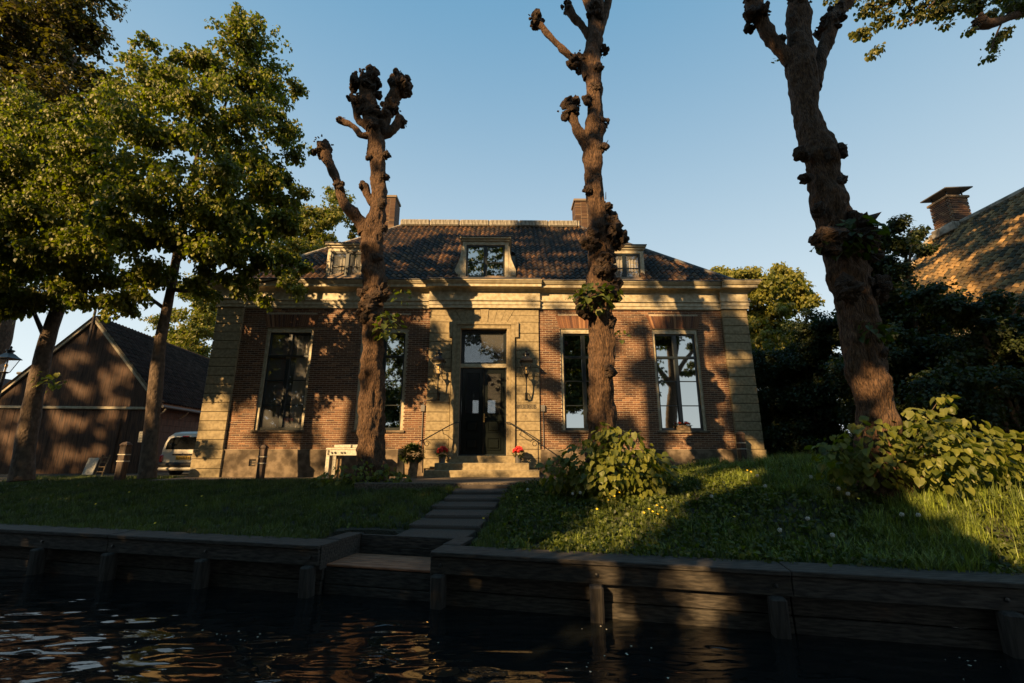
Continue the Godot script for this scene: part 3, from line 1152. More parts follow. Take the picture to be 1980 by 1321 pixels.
func house_dormer(H: Node3D, xc: float, hw: float, y0: float, y1: float, scrolls: bool) -> void:
	var z := -0.42
	var mb := Mb.new()
	var w := 0.13
	mb.span(Vector3(xc - hw - w, y0 - 0.3, -2.2), Vector3(xc - hw, y1 + 0.12, z), 0.01)
	mb.span(Vector3(xc + hw, y0 - 0.3, -2.2), Vector3(xc + hw + w, y1 + 0.12, z), 0.01)
	mb.span(Vector3(xc - hw, y1, -2.2), Vector3(xc + hw, y1 + 0.12, z), 0.01)
	mb.span(Vector3(xc - hw, y0 - 0.3, -0.9), Vector3(xc + hw, y0, z), 0.01)
	var dm := put("dormer", mb, M.paint, H)
	mb = Mb.new()
	mb.span(Vector3(xc - hw - w - 0.03, y1 + 0.13, -2.2), Vector3(xc + hw + w + 0.03, y1 + 0.2, z + 0.04), 0.012)
	mb.span(Vector3(xc - hw - w - 0.09, y1 + 0.20, -2.2), Vector3(xc + hw + w + 0.09, y1 + 0.27, z + 0.10), 0.02)
	put("dormer_cornice", mb, M.paint, dm)
	mb = Mb.new()
	mb.span(Vector3(xc - hw - w - 0.11, y1 + 0.272, -2.4), Vector3(xc + hw + w + 0.11, y1 + 0.30, z + 0.12), 0.006)
	put("dormer_roof", mb, M.lead, dm)
	mb = frame_shape(xc - hw, xc + hw, y0, y1, 0.06, -0.52, -0.45)
	mb.span(Vector3(xc - 0.06, y0 + 0.06, -0.52), Vector3(xc + 0.06, y1 - 0.06, -0.44), 0.006)
	mb.span(Vector3(xc - hw + 0.06, (y0 + y1) / 2 - 0.015, -0.51), Vector3(xc - 0.06, (y0 + y1) / 2 + 0.015, -0.46), 0.003)
	mb.span(Vector3(xc + 0.06, (y0 + y1) / 2 - 0.015, -0.51), Vector3(xc + hw - 0.06, (y0 + y1) / 2 + 0.015, -0.46), 0.003)
	put("sash", mb, M.sash, dm)
	for c in 2:
		for r in 2:
			mb = Mb.new()
			var ym := (y0 + y1) / 2
			pane_box(mb, Vector2(xc - hw + 0.06 if c == 0 else xc + 0.06, y0 + 0.06 if r == 0 else ym + 0.015), Vector2(xc - 0.06 if c == 0 else xc + hw - 0.06, ym - 0.015 if r == 0 else y1 - 0.06), -0.48)
			put("pane", mb, M.mirror if scrolls else M.glass, dm)
	mb = Mb.new()
	for side in [-1.0, 1.0]:
		for i in 14:
			var f := func(u: float) -> Vector3: return Vector3(xc + side * lerpf(hw - 0.02, 0.03, u), 0, -0.62 - 0.025 * sin(u * 30.0))
			var p: Vector3 = f.call(i / 14.0)
			var q: Vector3 = f.call((i + 1) / 14.0)
			if scrolls and i > 4:
				continue
			mb.quad_out(Vector3(p.x, y0, p.z), Vector3(q.x, y0, q.z), Vector3(q.x, y1, q.z), Vector3(p.x, y1, p.z), Vector3.BACK)
	put("curtain", mb, M.curtain, dm)
	mb = Mb.new()
	mb.span(Vector3(xc - hw, y0, -1.7), Vector3(xc + hw, y1, -1.6))
	put("dormer_back", mb, M.room, dm)
	if scrolls:
		for s in [-1.0, 1.0]:
			mb = Mb.new()
			var out := [Vector2(0, 0.12), Vector2(0.24, 0.12), Vector2(0.245, 0.38), Vector2(0.19, 0.50), Vector2(0.10, 0.74), Vector2(0.045, 1.0), Vector2(0.03, 1.25), Vector2(0, 1.25)]
			for i in range(1, out.size() - 1):      # a fan from the inner edge keeps the hollow outline
				var p: Vector2 = out[i]
				var q: Vector2 = out[i + 1]
				var A := Vector3(xc + s * (hw + w), y0 + p.y, z - 0.12)
				var B := Vector3(xc + s * (hw + w + p.x), y0 + p.y, z - 0.12)
				var C := Vector3(xc + s * (hw + w + q.x), y0 + q.y, z - 0.12)
				var D := Vector3(xc + s * (hw + w), y0 + q.y, z - 0.12)
				var e := Vector3(0, 0, 0.12)
				mb.quad_out(A + e, B + e, C + e, D + e, Vector3.BACK)
				mb.quad_out(A, B, C, D, Vector3.FORWARD)
				mb.quad_out(B, C, C + e, B + e, Vector3(s, 0.2, 0))
			mb.span(Vector3(xc + s * (hw + w), y0 + 0.10, z - 0.12), Vector3(xc + s * (hw + w + 0.24), y0 + 0.12, z))
			mb.cbox(Vector3(xc + s * (hw + w + 0.13), y0 + 0.25, z + 0.01), Vector3(0.16, 0.16, 0.03), 0.01)
			put("scroll_bracket", mb, M.paint, dm)


# ---------------------------------------------------------------- barn, van, neighbours

func build_barn() -> void:
	var turn := deg_to_rad(5.0)
	var B := thing("black_barn", "black tarred timber barn with white verge boards and tiled roof left of the house", "barn", Vector3(-16.0, 0, -4.0), turn)
	var hw := 2.85
	var ye := 2.75
	var yr := 5.95
	var x := -hw
	while x < hw - 0.01:
		var w := minf(rnd(0.17, 0.23), hw - x)
		var top := func(q: float) -> float: return lerpf(yr, ye, absf(q) / hw) - 0.05
		var x2 := x + w - 0.006
		for part in [[-0.1, 2.40], [2.52, 9.0]]:
			var mb := Mb.new()
			var pr := rnd(0.0, 0.012)
			var poly := [Vector2(x, part[0]), Vector2(x2, part[0]), Vector2(x2, minf(part[1], top.call(x2))), Vector2(x, minf(part[1], top.call(x)))]
			if x < 0 and x2 > 0 and part[0] > 1:
				poly.insert(3, Vector2(0, top.call(0.0)))
			mb.prism(poly, Vector3(0, 0, -0.03), Vector3.RIGHT, Vector3.UP, Vector3(0, 0, 0.03 + pr))
			put("plank", mb, M.tar, B)
		x += w
	var mb := Mb.new()
	mb.span(Vector3(-hw, 2.41, -0.05), Vector3(hw, 2.51, 0.07), 0.008)
	put("tie_beam", mb, M.paint, B)
	for s in [-1.0, 1.0]:
		mb = Mb.new()
		var p := Vector3(0, yr + 0.12, 0.06)
		var q := Vector3(s * (hw + 0.25), ye - 0.18, 0.06)
		var dir := (q - p).normalized()
		mb.cbox((p + q) / 2, Vector3((q - p).length(), 0.17, 0.05), 0.006, Basis(dir, Vector3.BACK.cross(dir), Vector3.BACK))
		put("verge_board", mb, M.paint, B)
		mb = Mb.new()
		mb.quad_out(Vector3(0, yr + 0.2, 0.12), Vector3(s * (hw + 0.32), ye - 0.16, 0.12), Vector3(s * (hw + 0.32), ye - 0.16, -9), Vector3(0, yr + 0.2, -9), Vector3(s, 1, 0))
		mb.quad_out(Vector3(0, yr + 0.14, 0.12), Vector3(s * (hw + 0.32), ye - 0.22, 0.12), Vector3(s * (hw + 0.32), ye - 0.22, -9), Vector3(0, yr + 0.14, -9), Vector3(-s, -1, 0))
		put("roof", mb, M.under, B)
		var k := 0
		while k < 10:
			mb = Mb.new()
			mb.cbox(Vector3(s * (hw - 0.02), 0.1 + 0.27 * k, -4.5), Vector3(0.04, 0.28, 9.0), 0.006, Basis(Vector3.BACK, s * 0.05))
			put("plank", mb, M.tar, B)
			k += 1
	mb = Mb.new()
	mb.span(Vector3(-hw, 0, -9.0), Vector3(hw, ye, -8.9))
	put("back_wall", mb, M.tar, B)
	var dn := Vector3(hw + 0.32, ye - 0.36 - yr, 0).normalized()
	var tone := func() -> Color: return Color(0.028, 0.024, 0.021).lerp(Color(0.06, 0.047, 0.038), rnd(0, 1))
	tile_slope(B, Vector3(0.15, yr + 0.06, 0.0), Vector3(0, 0, -1), dn, 17, 44, func(_p): return true, tone, func(p): return -p.z, M.matte_tile)
	mb = Mb.new()
	mb.tube([Vector3(hw + 0.36, ye - 0.22, 0.1), Vector3(hw + 0.36, ye - 0.22, -9)], [0.06, 0.06], 8)
	put("gutter", mb, M.lead, B)
	for k in 4:
		mb = Mb.new()
		mb.tube([Vector3(hw + 0.34, ye - 0.28, -0.2 - 1.5 * k), Vector3(hw + 0.26, ye - 0.4, -0.2 - 1.5 * k), Vector3(hw + 0.04, ye - 0.55, -0.2 - 1.5 * k)], [0.03, 0.03, 0.03], 6)
		put("gutter_bracket", mb, M.white, B)
	mb = Mb.new()
	mb.cbox(Vector3(0, yr - 0.3, 0.1), Vector3(0.08, 1.5, 0.06), 0.01)
	put("finial_post", mb, M.bollard, B)
	mb = Mb.new()
	mb.span(Vector3(0.6, 0.0, 0.012), Vector3(1.75, 2.05, 0.035), 0.01)
	put("barn_door", mb, M.tar, B)
	# the notice, a leaning board and a short ladder against the barn
	var nt := thing("notice_board", "small pale notice fixed to the black barn wall", "notice", at(274, 845, -3.7))
	mb = Mb.new()
	mb.cbox(Vector3.ZERO, Vector3(0.24, 0.40, 0.02), 0.006)
	put("sheet", mb, M.white, nt)
	for k in 5:
		mb = Mb.new()
		mb.cbox(Vector3(0, 0.12 - 0.06 * k, 0.0115), Vector3(0.17, 0.012, 0.003), 0.0)
		put("text_line", mb, M.ink, nt)
	mb = Mb.new()
	mb.cbox(Vector3(0, 0.28, 0), Vector3(0.36, 0.58, 0.03), 0.008, Basis(Vector3.RIGHT, -0.25))
	var lb := put("leaning_board", mb, M.white)
	var g := at(170, 926, -2.4)
	lb.position = Vector3(g.x, 0.02, -2.4)
	tag(lb, "pale board leaning on the ground before the black barn", "board")
	var ld := thing("short_ladder", "short wooden ladder standing beside the pale leaning board", "ladder", Vector3(at(190, 920, -2.4).x, 0.0, -2.4))
	for s in [-1.0, 1.0]:
		mb = Mb.new()
		mb.cbox(Vector3(s * 0.12, 0.34, -0.08), Vector3(0.035, 0.7, 0.05), 0.006, Basis(Vector3.RIGHT, -0.22))
		put("rail", mb, M.pot, ld)
	for k in 4:
		mb = Mb.new()
		mb.cbox(Vector3(0, 0.12 + 0.16 * k, -0.03 - 0.035 * k), Vector3(0.22, 0.03, 0.04), 0.006)
		put("rung", mb, M.pot, ld)
	build_van()


func build_van() -> void:
	var V := thing("parked_van", "white van parked between the barn and the house, seen from behind", "van", Vector3(-10.4, -0.06, -2.3), deg_to_rad(-4.0))
	# cross-sections from the tail forwards: (z, half width, floor, roof)
	var secs := [[0.0, 0.74, 0.42, 1.34], [-0.05, 0.80, 0.36, 1.46], [-0.18, 0.84, 0.30, 1.53], [-0.6, 0.85, 0.26, 1.56], [-2.4, 0.85, 0.26, 1.56], [-2.9, 0.83, 0.28, 1.42], [-3.3, 0.82, 0.3, 1.02], [-4.0, 0.74, 0.34, 0.86], [-4.15, 0.66, 0.4, 0.6]]
	var rings := []
	for s in secs:
		var ring := []
		for q in [[-1.0, 0.0], [-1.02, 0.25], [-1.0, 0.52], [-0.93, 0.72], [-0.82, 0.90], [-0.66, 0.975], [-0.4, 1.0], [0.0, 1.005], [0.4, 1.0], [0.66, 0.975], [0.82, 0.90], [0.93, 0.72], [1.0, 0.52], [1.02, 0.25], [1.0, 0.0]]:
			ring.append(Vector3(q[0] * s[1], lerpf(s[2], s[3], q[1]), s[0]))
		rings.append(ring)
	var mb := Mb.new()
	for i in rings.size() - 1:
		for k in rings[i].size():
			var l: int = (k + 1) % rings[i].size()
			var mid: Vector3 = (rings[i][k] + rings[i + 1][l]) / 2
			mb.quad_out(rings[i][k], rings[i][l], rings[i + 1][l], rings[i + 1][k], mid - Vector3(0, 0.8, mid.z))
	for cap in [[0, Vector3.BACK], [rings.size() - 1, Vector3.FORWARD]]:
		var ring: Array = rings[cap[0]]
		var mid := Vector3(0, 0.8, ring[0].z)
		for k in ring.size():
			mb.tri_out(mid, ring[k], ring[(k + 1) % ring.size()], cap[1])
	put("body", mb, M.car, V)
	mb = Mb.new()
	mb.prism([Vector2(-0.66, 0.93), Vector2(0.66, 0.93), Vector2(0.62, 1.16), Vector2(0.52, 1.30), Vector2(0.36, 1.345), Vector2(-0.36, 1.345), Vector2(-0.52, 1.30), Vector2(-0.62, 1.16)], Vector3(0, 0, -0.03), Vector3.RIGHT, Vector3.UP, Vector3(0, 0, 0.045))
	put("rear_window", mb, M.car_glass, V)
	mb = Mb.new()
	mb.cbox(Vector3(0, 0.42, -0.02), Vector3(1.66, 0.15, 0.20), 0.05)
	put("bumper", mb, M.rubber, V)
	mb = Mb.new()
	mb.cbox(Vector3(0, 0.28, -0.03), Vector3(1.62, 0.10, 0.18), 0.04)
	put("bumper_skirt", mb, M.car, V)
	mb = Mb.new()
	mb.cbox(Vector3(0, 0.755, 0.02), Vector3(0.74, 0.055, 0.04), 0.018)
	put("tailgate_handle", mb, M.rubber, V)
	for s in [-1.0, 1.0]:
		mb = Mb.new()
		mb.cbox(Vector3(s * 0.75, 0.62, -0.02), Vector3(0.14, 0.26, 0.12), 0.04)
		put("tail_light", mb, M.red_lamp, V)
		for z in [-0.75, -3.3]:
			mb = Mb.new()
			mb.lathe(Vector3.ZERO, [Vector2(0.2, -0.09), Vector2(0.29, -0.08), Vector2(0.305, 0), Vector2(0.29, 0.08), Vector2(0.2, 0.09)], 20)
			var wheel := inst("wheel", mb.mesh(), M.rubber, V, Transform3D(Basis(Vector3.BACK, PI / 2), Vector3(s * 0.74, 0.30, z)))
			mb = Mb.new()
			mb.lathe(Vector3.ZERO, [Vector2(0.0, -0.085), Vector2(0.2, -0.085), Vector2(0.2, 0.085), Vector2(0.0, 0.085)], 16)
			put("rim", mb, M.lead, wheel)
	mb = Mb.new()
	mb.cbox(Vector3(0, 1.365, 0.0), Vector3(0.24, 0.035, 0.05), 0.01)
	put("brake_light", mb, M.red_lamp, V)
	mb = Mb.new()
	mb.cbox(Vector3(0.03, 0.645, 0.012), Vector3(0.52, 0.12, 0.02), 0.006)
	var pl := put("number_plate", mb, M.plate, V)
	var tm := TextMesh.new()
	tm.text = "6-SGN-KX"
	tm.font_size = 64
	tm.pixel_size = 0.0016
	tm.depth = 0.003
	inst("lettering", tm, M.ink, pl, Transform3D(Basis(), Vector3(0.03, 0.645, 0.024)))


func build_neighbour() -> void:
	# the house on the right: its ridge runs away from the camera
	var N := thing("neighbour_house", "neighbouring house with mossy orange tiled roof and capped brick chimney", "house")
	var rx := 17.7
	var ry := 9.05
	var ex := 13.0
	var ey := 3.9
	var zb := -2.4
	var zf := 9.0
	var mb := Mb.new()
	mb.span(Vector3(ex + 0.4, 0, zb + 2.4), Vector3(22.0, ey + 0.2, zf))
	put("wall", mb, mat(0.2, 0.09, 0.05, 0.9), N)
	mb = Mb.new()
	var A := Vector3(rx, ry, zb)
	var Bv := Vector3(rx, ry, zf)
	var C := Vector3(ex, ey, zf)
	var D := Vector3(ex, ey, zb + 0.4)
	mb.quad_out(A, Bv, C, D, Vector3(-1, 1, 0))
	mb.quad_out(A, Bv, Vector3(22.4, ey, zf), Vector3(22.4, ey, zb), Vector3(1, 1, 0))
	mb.tri_out(A, D, Vector3(22.4, ey, zb), Vector3(0, 0, -1))
	mb.tri_out(Bv, C, Vector3(22.4, ey, zf), Vector3(0, 0, 1))
	var roof := put("roof", mb, M.under, N)
	var dn := Vector3(ex - rx, ey - ry, 0).normalized()
	var tone := func() -> Color: return Color(0.07, 0.055, 0.03).lerp(Color(0.40, 0.24, 0.09), pow(rng.randf(), 1.4))
	tile_slope(roof, Vector3(rx - 0.1, ry - 0.1, zb + 0.15), Vector3(0, 0, 1), dn, 25, 56, func(_p): return true, tone, func(p): return absf(p.z - 1.5) + (9.0 - p.y) * 0.6)
	mb = Mb.new()
	mb.cbox(Vector3(rx, ry + 0.04, (zb + zf) / 2), Vector3(0.3, 0.2, zf - zb), 0.06)
	put("ridge_cap", mb, M.cement, roof)
	mb = Mb.new()
	var q := (A + D) / 2 + Vector3(0, 0.08, -0.05)
	var dir := (D - A).normalized()
	mb.cbox(q, Vector3((D - A).length(), 0.14, 0.26), 0.05, Basis(dir, Vector3.FORWARD.cross(dir).normalized(), dir.cross(Vector3.FORWARD.cross(dir)).normalized()))
	put("verge_cap", mb, M.cement, roof)
	mb = Mb.new()
	mb.tube([Vector3(ex - 0.08, ey - 0.1, zb), Vector3(ex - 0.08, ey - 0.1, zf)], [0.08, 0.08], 8)
	put("gutter", mb, M.cement, roof)
	# chimney
	var cx := 17.75
	var cz := -1.5
	var w := 0.74
	var top := 10.15
	mb = Mb.new()
	mb.tinted = true
	mb.col = Color(0.25, 0.2, 0.14)
	mb.span(Vector3(cx - w / 2 + 0.01, 8.0, cz - w / 2 + 0.01), Vector3(cx + w / 2 - 0.01, top, cz + w / 2 - 0.01))
	var ch := put("chimney", mb, M.brick, N)
	var y := 8.3
	var row := 0
	while y < top:
		for s in 4:
			for i in 4:
				mb = Mb.new()
				mb.tinted = true
				mb.col = brick_tone() * Color(1.0, 1.1, 1.1)
				var off := -w / 2 + (w / 4) * (i + 0.5) + (0.05 if row % 2 else -0.05)
				var a := PI / 2 * s
				mb.cbox(Vector3(off * 0.88, y, w / 2), Vector3(0.17, 0.056, 0.05), 0.004)
				inst("brick", mb.mesh(), M.brick, ch, Transform3D(Basis(Vector3.UP, a), Vector3(cx, 0, cz)))
		y += 0.075
		row += 1
	mb = Mb.new()
	mb.cbox(Vector3(cx, top + 0.02, cz), Vector3(w + 0.14, 0.1, w + 0.14), 0.02)
	put("chimney_band", mb, M.pot, ch)
	mb = Mb.new()
	for s in [[-1, -1], [1, -1], [1, 1], [-1, 1]]:
		mb.cbox(Vector3(cx + s[0] * w * 0.4, top + 0.18, cz + s[1] * w * 0.4), Vector3(0.04, 0.26, 0.04), 0.004)
	put("cap_leg", mb, M.iron, ch)
	mb = Mb.new()
	mb.cbox(Vector3(cx, top + 0.33, cz), Vector3(w + 0.34, 0.05, w + 0.34), 0.01, Basis(Vector3.BACK, 0.05))
	put("cap_plate", mb, M.lead, ch)
	mb = Mb.new()
	mb.cbox(Vector3(cx - 0.05, 8.95, cz), Vector3(w + 0.16, 0.34, w + 0.16), 0.03)
	put("flashing", mb, M.cement, ch)
	# a low dark roof with a chimney and a street lantern at the far left
	var F := thing("far_cottage", "dark cottage roof with a stout chimney beyond the barn", "house")
	mb = Mb.new()
	var p0 := at(-60, 735, -12)
	var p1 := at(75, 745, -12)
	mb.span(Vector3(p0.x - 6, 0, -18), Vector3(p1.x, 2.6, -12.4))
	put("wall", mb, M.plinth, F)
	mb = Mb.new()
	mb.prism([Vector2(-6, 2.4), Vector2(0.4, 2.4), Vector2(-2.8, 5.0)], Vector3(p1.x, 0, -18.3), Vector3.RIGHT, Vector3.UP, Vector3(0, 0, 6.2))
	put("roof", mb, M.tar, F)
	mb = Mb.new()
	var k0 := at(42, 690, -12.2)
	mb.cbox(Vector3(k0.x + 0.3, 4.2, -12.6), Vector3(0.75, 2.1, 0.7), 0.05)
	mb.cbox(Vector3(k0.x + 0.3, 5.25, -12.6), Vector3(0.85, 0.14, 0.8), 0.05)
	put("chimney", mb, M.lead, F)
	var L := thing("street_lantern", "dark street lantern on a post at the edge of the lawn", "street lamp", Vector3(at(14, 700, 1.0).x, 0, 1.0))
	var ly := at(14, 722, 1.0).y
	mb = Mb.new()
	mb.tube([Vector3(0, 0, 0), Vector3(0, 0.6, 0), Vector3(0, ly, 0)], [0.07, 0.05, 0.04], 10)
	put("post", mb, M.iron, L)
	lantern_head(L, Vector3(0, ly, 0), 1.15)


func lantern_head(parent: Node3D, o: Vector3, s: float) -> void:
	var f := PI / 4
	var mb := Mb.new()
	mb.lathe(o, [Vector2(0.0, 0.0), Vector2(0.06 * s, 0.0), Vector2(0.085 * s, 0.03 * s), Vector2(0.0, 0.031 * s)], 4, true, f)
	for k in 4:
		var a := f + PI / 2 * k
		var d := Vector3(cos(a), 0, -sin(a))
		mb.tube([o + d * 0.085 * s + Vector3(0, 0.03 * s, 0), o + d * 0.20 * s + Vector3(0, 0.36 * s, 0)], [0.009 * s, 0.009 * s], 5)
	for r in [[0.085, 0.03], [0.2, 0.36]]:
		for k in 4:
			var a := f + PI / 2 * k
			mb.tube([o + Vector3(cos(a) * r[0] * s, r[1] * s, -sin(a) * r[0] * s), o + Vector3(cos(a + PI / 2) * r[0] * s, r[1] * s, -sin(a + PI / 2) * r[0] * s)], [0.008 * s, 0.008 * s], 5)
	put("lantern_frame", mb, M.iron, parent)
	mb = Mb.new()
	mb.lathe(o, [Vector2(0.082 * s, 0.034 * s), Vector2(0.195 * s, 0.356 * s)], 4, true, f)
	put("lantern_glass", mb, M.glass, parent)
	mb = Mb.new()
	mb.lathe(o, [Vector2(0.0, 0.355 * s), Vector2(0.25 * s, 0.36 * s), Vector2(0.25 * s, 0.375 * s), Vector2(0.17 * s, 0.43 * s), Vector2(0.09 * s, 0.50 * s), Vector2(0.0, 0.505 * s)], 4, true, f)
	put("lantern_hood", mb, M.iron, parent)
	mb = Mb.new()
	mb.lathe(o, [Vector2(0.07 * s, 0.49 * s), Vector2(0.065 * s, 0.54 * s), Vector2(0.09 * s, 0.56 * s), Vector2(0.085 * s, 0.585 * s), Vector2(0.03 * s, 0.60 * s), Vector2(0.02 * s, 0.63 * s), Vector2(0.03 * s, 0.65 * s), Vector2(0.02 * s, 0.675 * s), Vector2(0.0, 0.70 * s)], 10)
	put("finial", mb, M.iron, parent)
	mb = Mb.new()
	mb.lathe(o, [Vector2(0.0, 0.04 * s), Vector2(0.02 * s, 0.04 * s), Vector2(0.02 * s, 0.14 * s), Vector2(0.03 * s, 0.16 * s), Vector2(0.03 * s, 0.22 * s), Vector2(0.0, 0.25 * s)], 8)
	put("lamp_burner", mb, M.brass, parent)


# ---------------------------------------------------------------- trees

func leaf_into(mb: Mb, t: Transform3D, fold := 1.0, curl := 1.0, wide := 1.0) -> void:      # a heart-shaped leaf folded along its rib, 1 long
	var m := [Vector3(0, 0, 0), Vector3(0, -0.03, 0.35), Vector3(0, -0.06 * curl, 0.7), Vector3(0, -0.16 * curl, 1.0)]
	for s in [-1.0, 1.0]:
		var r1 := Vector3(s * 0.27 * wide, 0.05 * fold, -0.06)
		var r2 := Vector3(s * 0.46 * wide, 0.07 * fold, 0.28)
		var r3 := Vector3(s * 0.32 * wide, 0.03 * fold, 0.66)
		for q in [[m[0], r1, m[1]], [r1, r2, m[1]], [m[1], r2, m[2]], [r2, r3, m[2]], [r3, m[3], m[2]]]:
			mb.tri_out(t * q[0], t * q[1], t * q[2], t.basis.y)


func leaf_mesh(col: Color) -> Mesh:
	var mb := Mb.new()
	mb.tinted = true
	mb.col = col
	leaf_into(mb, Transform3D(), rnd(0.2, 1.6), rnd(0.4, 1.8), rnd(0.85, 1.15))
	return mb.mesh()


func face_basis(dir: Vector3, droop: float) -> Basis:      # a leaf pointing along dir, its upper face to the sky
	var z := (dir + Vector3(0, -droop, 0)).normalized()
	var x := Vector3.UP.cross(z)
	x = x.normalized() if x.length() > 0.05 else Vector3.RIGHT
	var y := z.cross(x)
	return Basis(x, y, z)


func cluster(n: int, r: float, size: float, simple := false) -> Mesh:      # a twig's worth of leaves
	var mb := Mb.new()
	mb.tinted = true
	for i in n:
		var d := rdir()
		var p := d * r * pow(rng.randf(), 0.5)
		p.y *= 0.6
		mb.col = Color(1, 1, 1).lerp(Color(0.65, 0.75, 0.6), rng.randf())
		var s := size * rnd(0.7, 1.2)
		var b := face_basis(Vector3(d.x, d.y * 0.4, d.z) + rdir() * 0.5, rnd(0.5, 2.2)) * Basis(Vector3.BACK, rnd(-0.7, 0.7))
		var t := Transform3D(b.scaled(Vector3.ONE * s), p)
		if simple:
			var a := t * Vector3(0, 0, 0)
			var e := t * Vector3(0, -0.1, 1)
			mb.tri_out(a, t * Vector3(0.42, 0.06, 0.4), e, b.y)
			mb.tri_out(a, t * Vector3(-0.42, 0.06, 0.4), e, b.y)
		else:
			leaf_into(mb, t)
	return mb.mesh()


func crown(called: String, parent: Node3D, lobes: Array, count: int, mesh: Mesh, lo: Color, hi: Color, size := 1.0, hollow := 0.45) -> void:
	# lobes: [centre, radius]; leaves gather in sprays at random points of each lobe; the greens are drawn at random
	var total := 0.0
	for l in lobes:
		total += l[1] * l[1]
	var xf := []
	var cl := []
	for l in lobes:
		var n := int(count * l[1] * l[1] / total)
		var sprays := []
		for k in maxi(5, n / 22):
			var d := rdir()
			d.y *= 0.85
			sprays.append([l[0] + d * l[1] * pow(rng.randf(), hollow), rnd(0.10, 0.24) * l[1]])
		for i in n:
			var s = sprays[rng.randi() % sprays.size()]
			var d: Vector3 = Vector3(rng.randfn(), rng.randfn() * 0.55, rng.randfn()) * s[1]
			var b := Basis(Vector3.UP, rnd(0, TAU)) * Basis(Vector3.RIGHT, rnd(-0.5, 0.5))
			xf.append(Transform3D(b.scaled(Vector3.ONE * size * rnd(0.7, 1.25)), s[0] + d))
			cl.append(lo.lerp(hi, rng.randf()))
	tag(many(called, mesh, M.leaf, xf, cl, parent), "", "", "", "stuff")


func limb_into(mb: Mb, pts: Array, rad: Array, amp: float, seg := 22, step := 0.07) -> void:      # a gnarled trunk or limb along points, with furrows and knobs
	var P := []
	var R := []
	for i in pts.size() - 1:
		var p0: Vector3 = pts[maxi(i - 1, 0)]
		var p1: Vector3 = pts[i]
		var p2: Vector3 = pts[i + 1]
		var p3: Vector3 = pts[mini(i + 2, pts.size() - 1)]
		var n := maxi(2, int(p1.distance_to(p2) / step))
		for k in n:
			var t := k / float(n)
			P.append(p1.cubic_interpolate(p2, p0, p3, t))
			R.append(lerpf(rad[i], rad[i + 1], smoothstep(0, 1, t)))
	P.append(pts[-1])
	R.append(rad[-1])
	var grid := []
	var side := Vector3.RIGHT
	for i in P.size():
		var t: Vector3 = (P[mini(i + 1, P.size() - 1)] - P[maxi(i - 1, 0)]).normalized()
		side = side - t * side.dot(t)
		side = side.normalized() if side.length() > 0.1 else t.cross(Vector3.BACK).normalized()
		var up := t.cross(side)
		var ring := []
		for k in seg:
			var a := TAU * k / seg
			var o := side * cos(a) + up * sin(a)
			var q: Vector3 = P[i] + o * R[i]
			var furrow := noise.get_noise_3d(q.x * 4.2, q.y * 0.7, q.z * 4.2) + 0.5 * noise.get_noise_3d(q.x * 11.0, q.y * 2.0, q.z * 11.0)
			var knob := noise.get_noise_3d(q.x * 1.6 + 7, q.y * 1.6, q.z * 1.6)
			ring.append(P[i] + o * R[i] * (1.0 + amp * (0.55 * furrow + 0.8 * maxf(knob, -0.1))))
		grid.append(ring)
	for i in grid.size():
		if i == grid.size() - 1:
			break
		for k in seg:
			var l: int = (k + 1) % seg
			var nrm := []
			for q in [[i, k], [i, l], [i + 1, l], [i + 1, k]]:
				var a: Vector3 = grid[mini(q[0] + 1, grid.size() - 1)][q[1]] - grid[maxi(q[0] - 1, 0)][q[1]]
				var b: Vector3 = grid[q[0]][(q[1] + 1) % seg] - grid[q[0]][(q[1] + seg - 1) % seg]
				nrm.append(b.cross(a).normalized())
			mb.tri_s(grid[i][k], grid[i][l], grid[i + 1][l], nrm[0], nrm[1], nrm[2])
			mb.tri_s(grid[i][k], grid[i + 1][l], grid[i + 1][k], nrm[0], nrm[2], nrm[3])
	for k in seg:
		mb.tri_out(P[-1], grid[-1][k], grid[-1][(k + 1) % seg], P[-1] - P[-2])


func px_path(list: Array, z: float) -> Array:      # [[x, y, half width], ...] in pixels -> [points, radii]
	var pts := []
	var rad := []
	for q in list:
		var dz: float = q[3] if q.size() > 3 else 0.0
		pts.append(at(q[0], q[1], z + dz))
		rad.append(px_size(q[2], z + dz) * 0.97)
	return [pts, rad]


func burls_into(mb: Mb, p: Vector3, r: float, n: int) -> void:      # a fist of knuckles with cut stubs
	for i in n + 12:
		var d := rdir()
		var c := p + d * r * rnd(0.25, 0.95)
		mb.lump(c, r * rnd(0.18, 0.42), rough, 0.55, 9, 12, Vector3(1, rnd(0.8, 1.3), 1))
	for i in n:
		var d := (rdir() + Vector3(0, 0.35, 0)).normalized()
		var c := p + d * r * rnd(0.7, 1.0)
		mb.tube([c, c + (d + rdir() * 0.5) * r * rnd(0.08, 0.2)], [r * rnd(0.06, 0.12), r * 0.06], 6)


func sprig(parent: Node3D, p: Vector3, r: float, n: int, size: float, lo: Color, hi: Color) -> void:      # leaves sprouting from a trunk, one by one
	var tones := []
	for k in 5:
		tones.append(leaf_mesh(lo.lerp(hi, k / 4.0)))
	for i in n:
		var d := rdir()
		var c := p + Vector3(d.x, d.y * 0.8, d.z) * r * pow(rng.randf(), 0.4)
		var b := face_basis(Vector3(d.x, d.y * 0.3, absf(d.z)) + rdir() * 0.4, rnd(0.2, 1.0)) * Basis(Vector3.BACK, rnd(-0.6, 0.6))
		inst("leaf", tones[rng.randi() % 5], M.leaf, parent, Transform3D(b.scaled(Vector3.ONE * size * rnd(0.6, 1.15)), c))


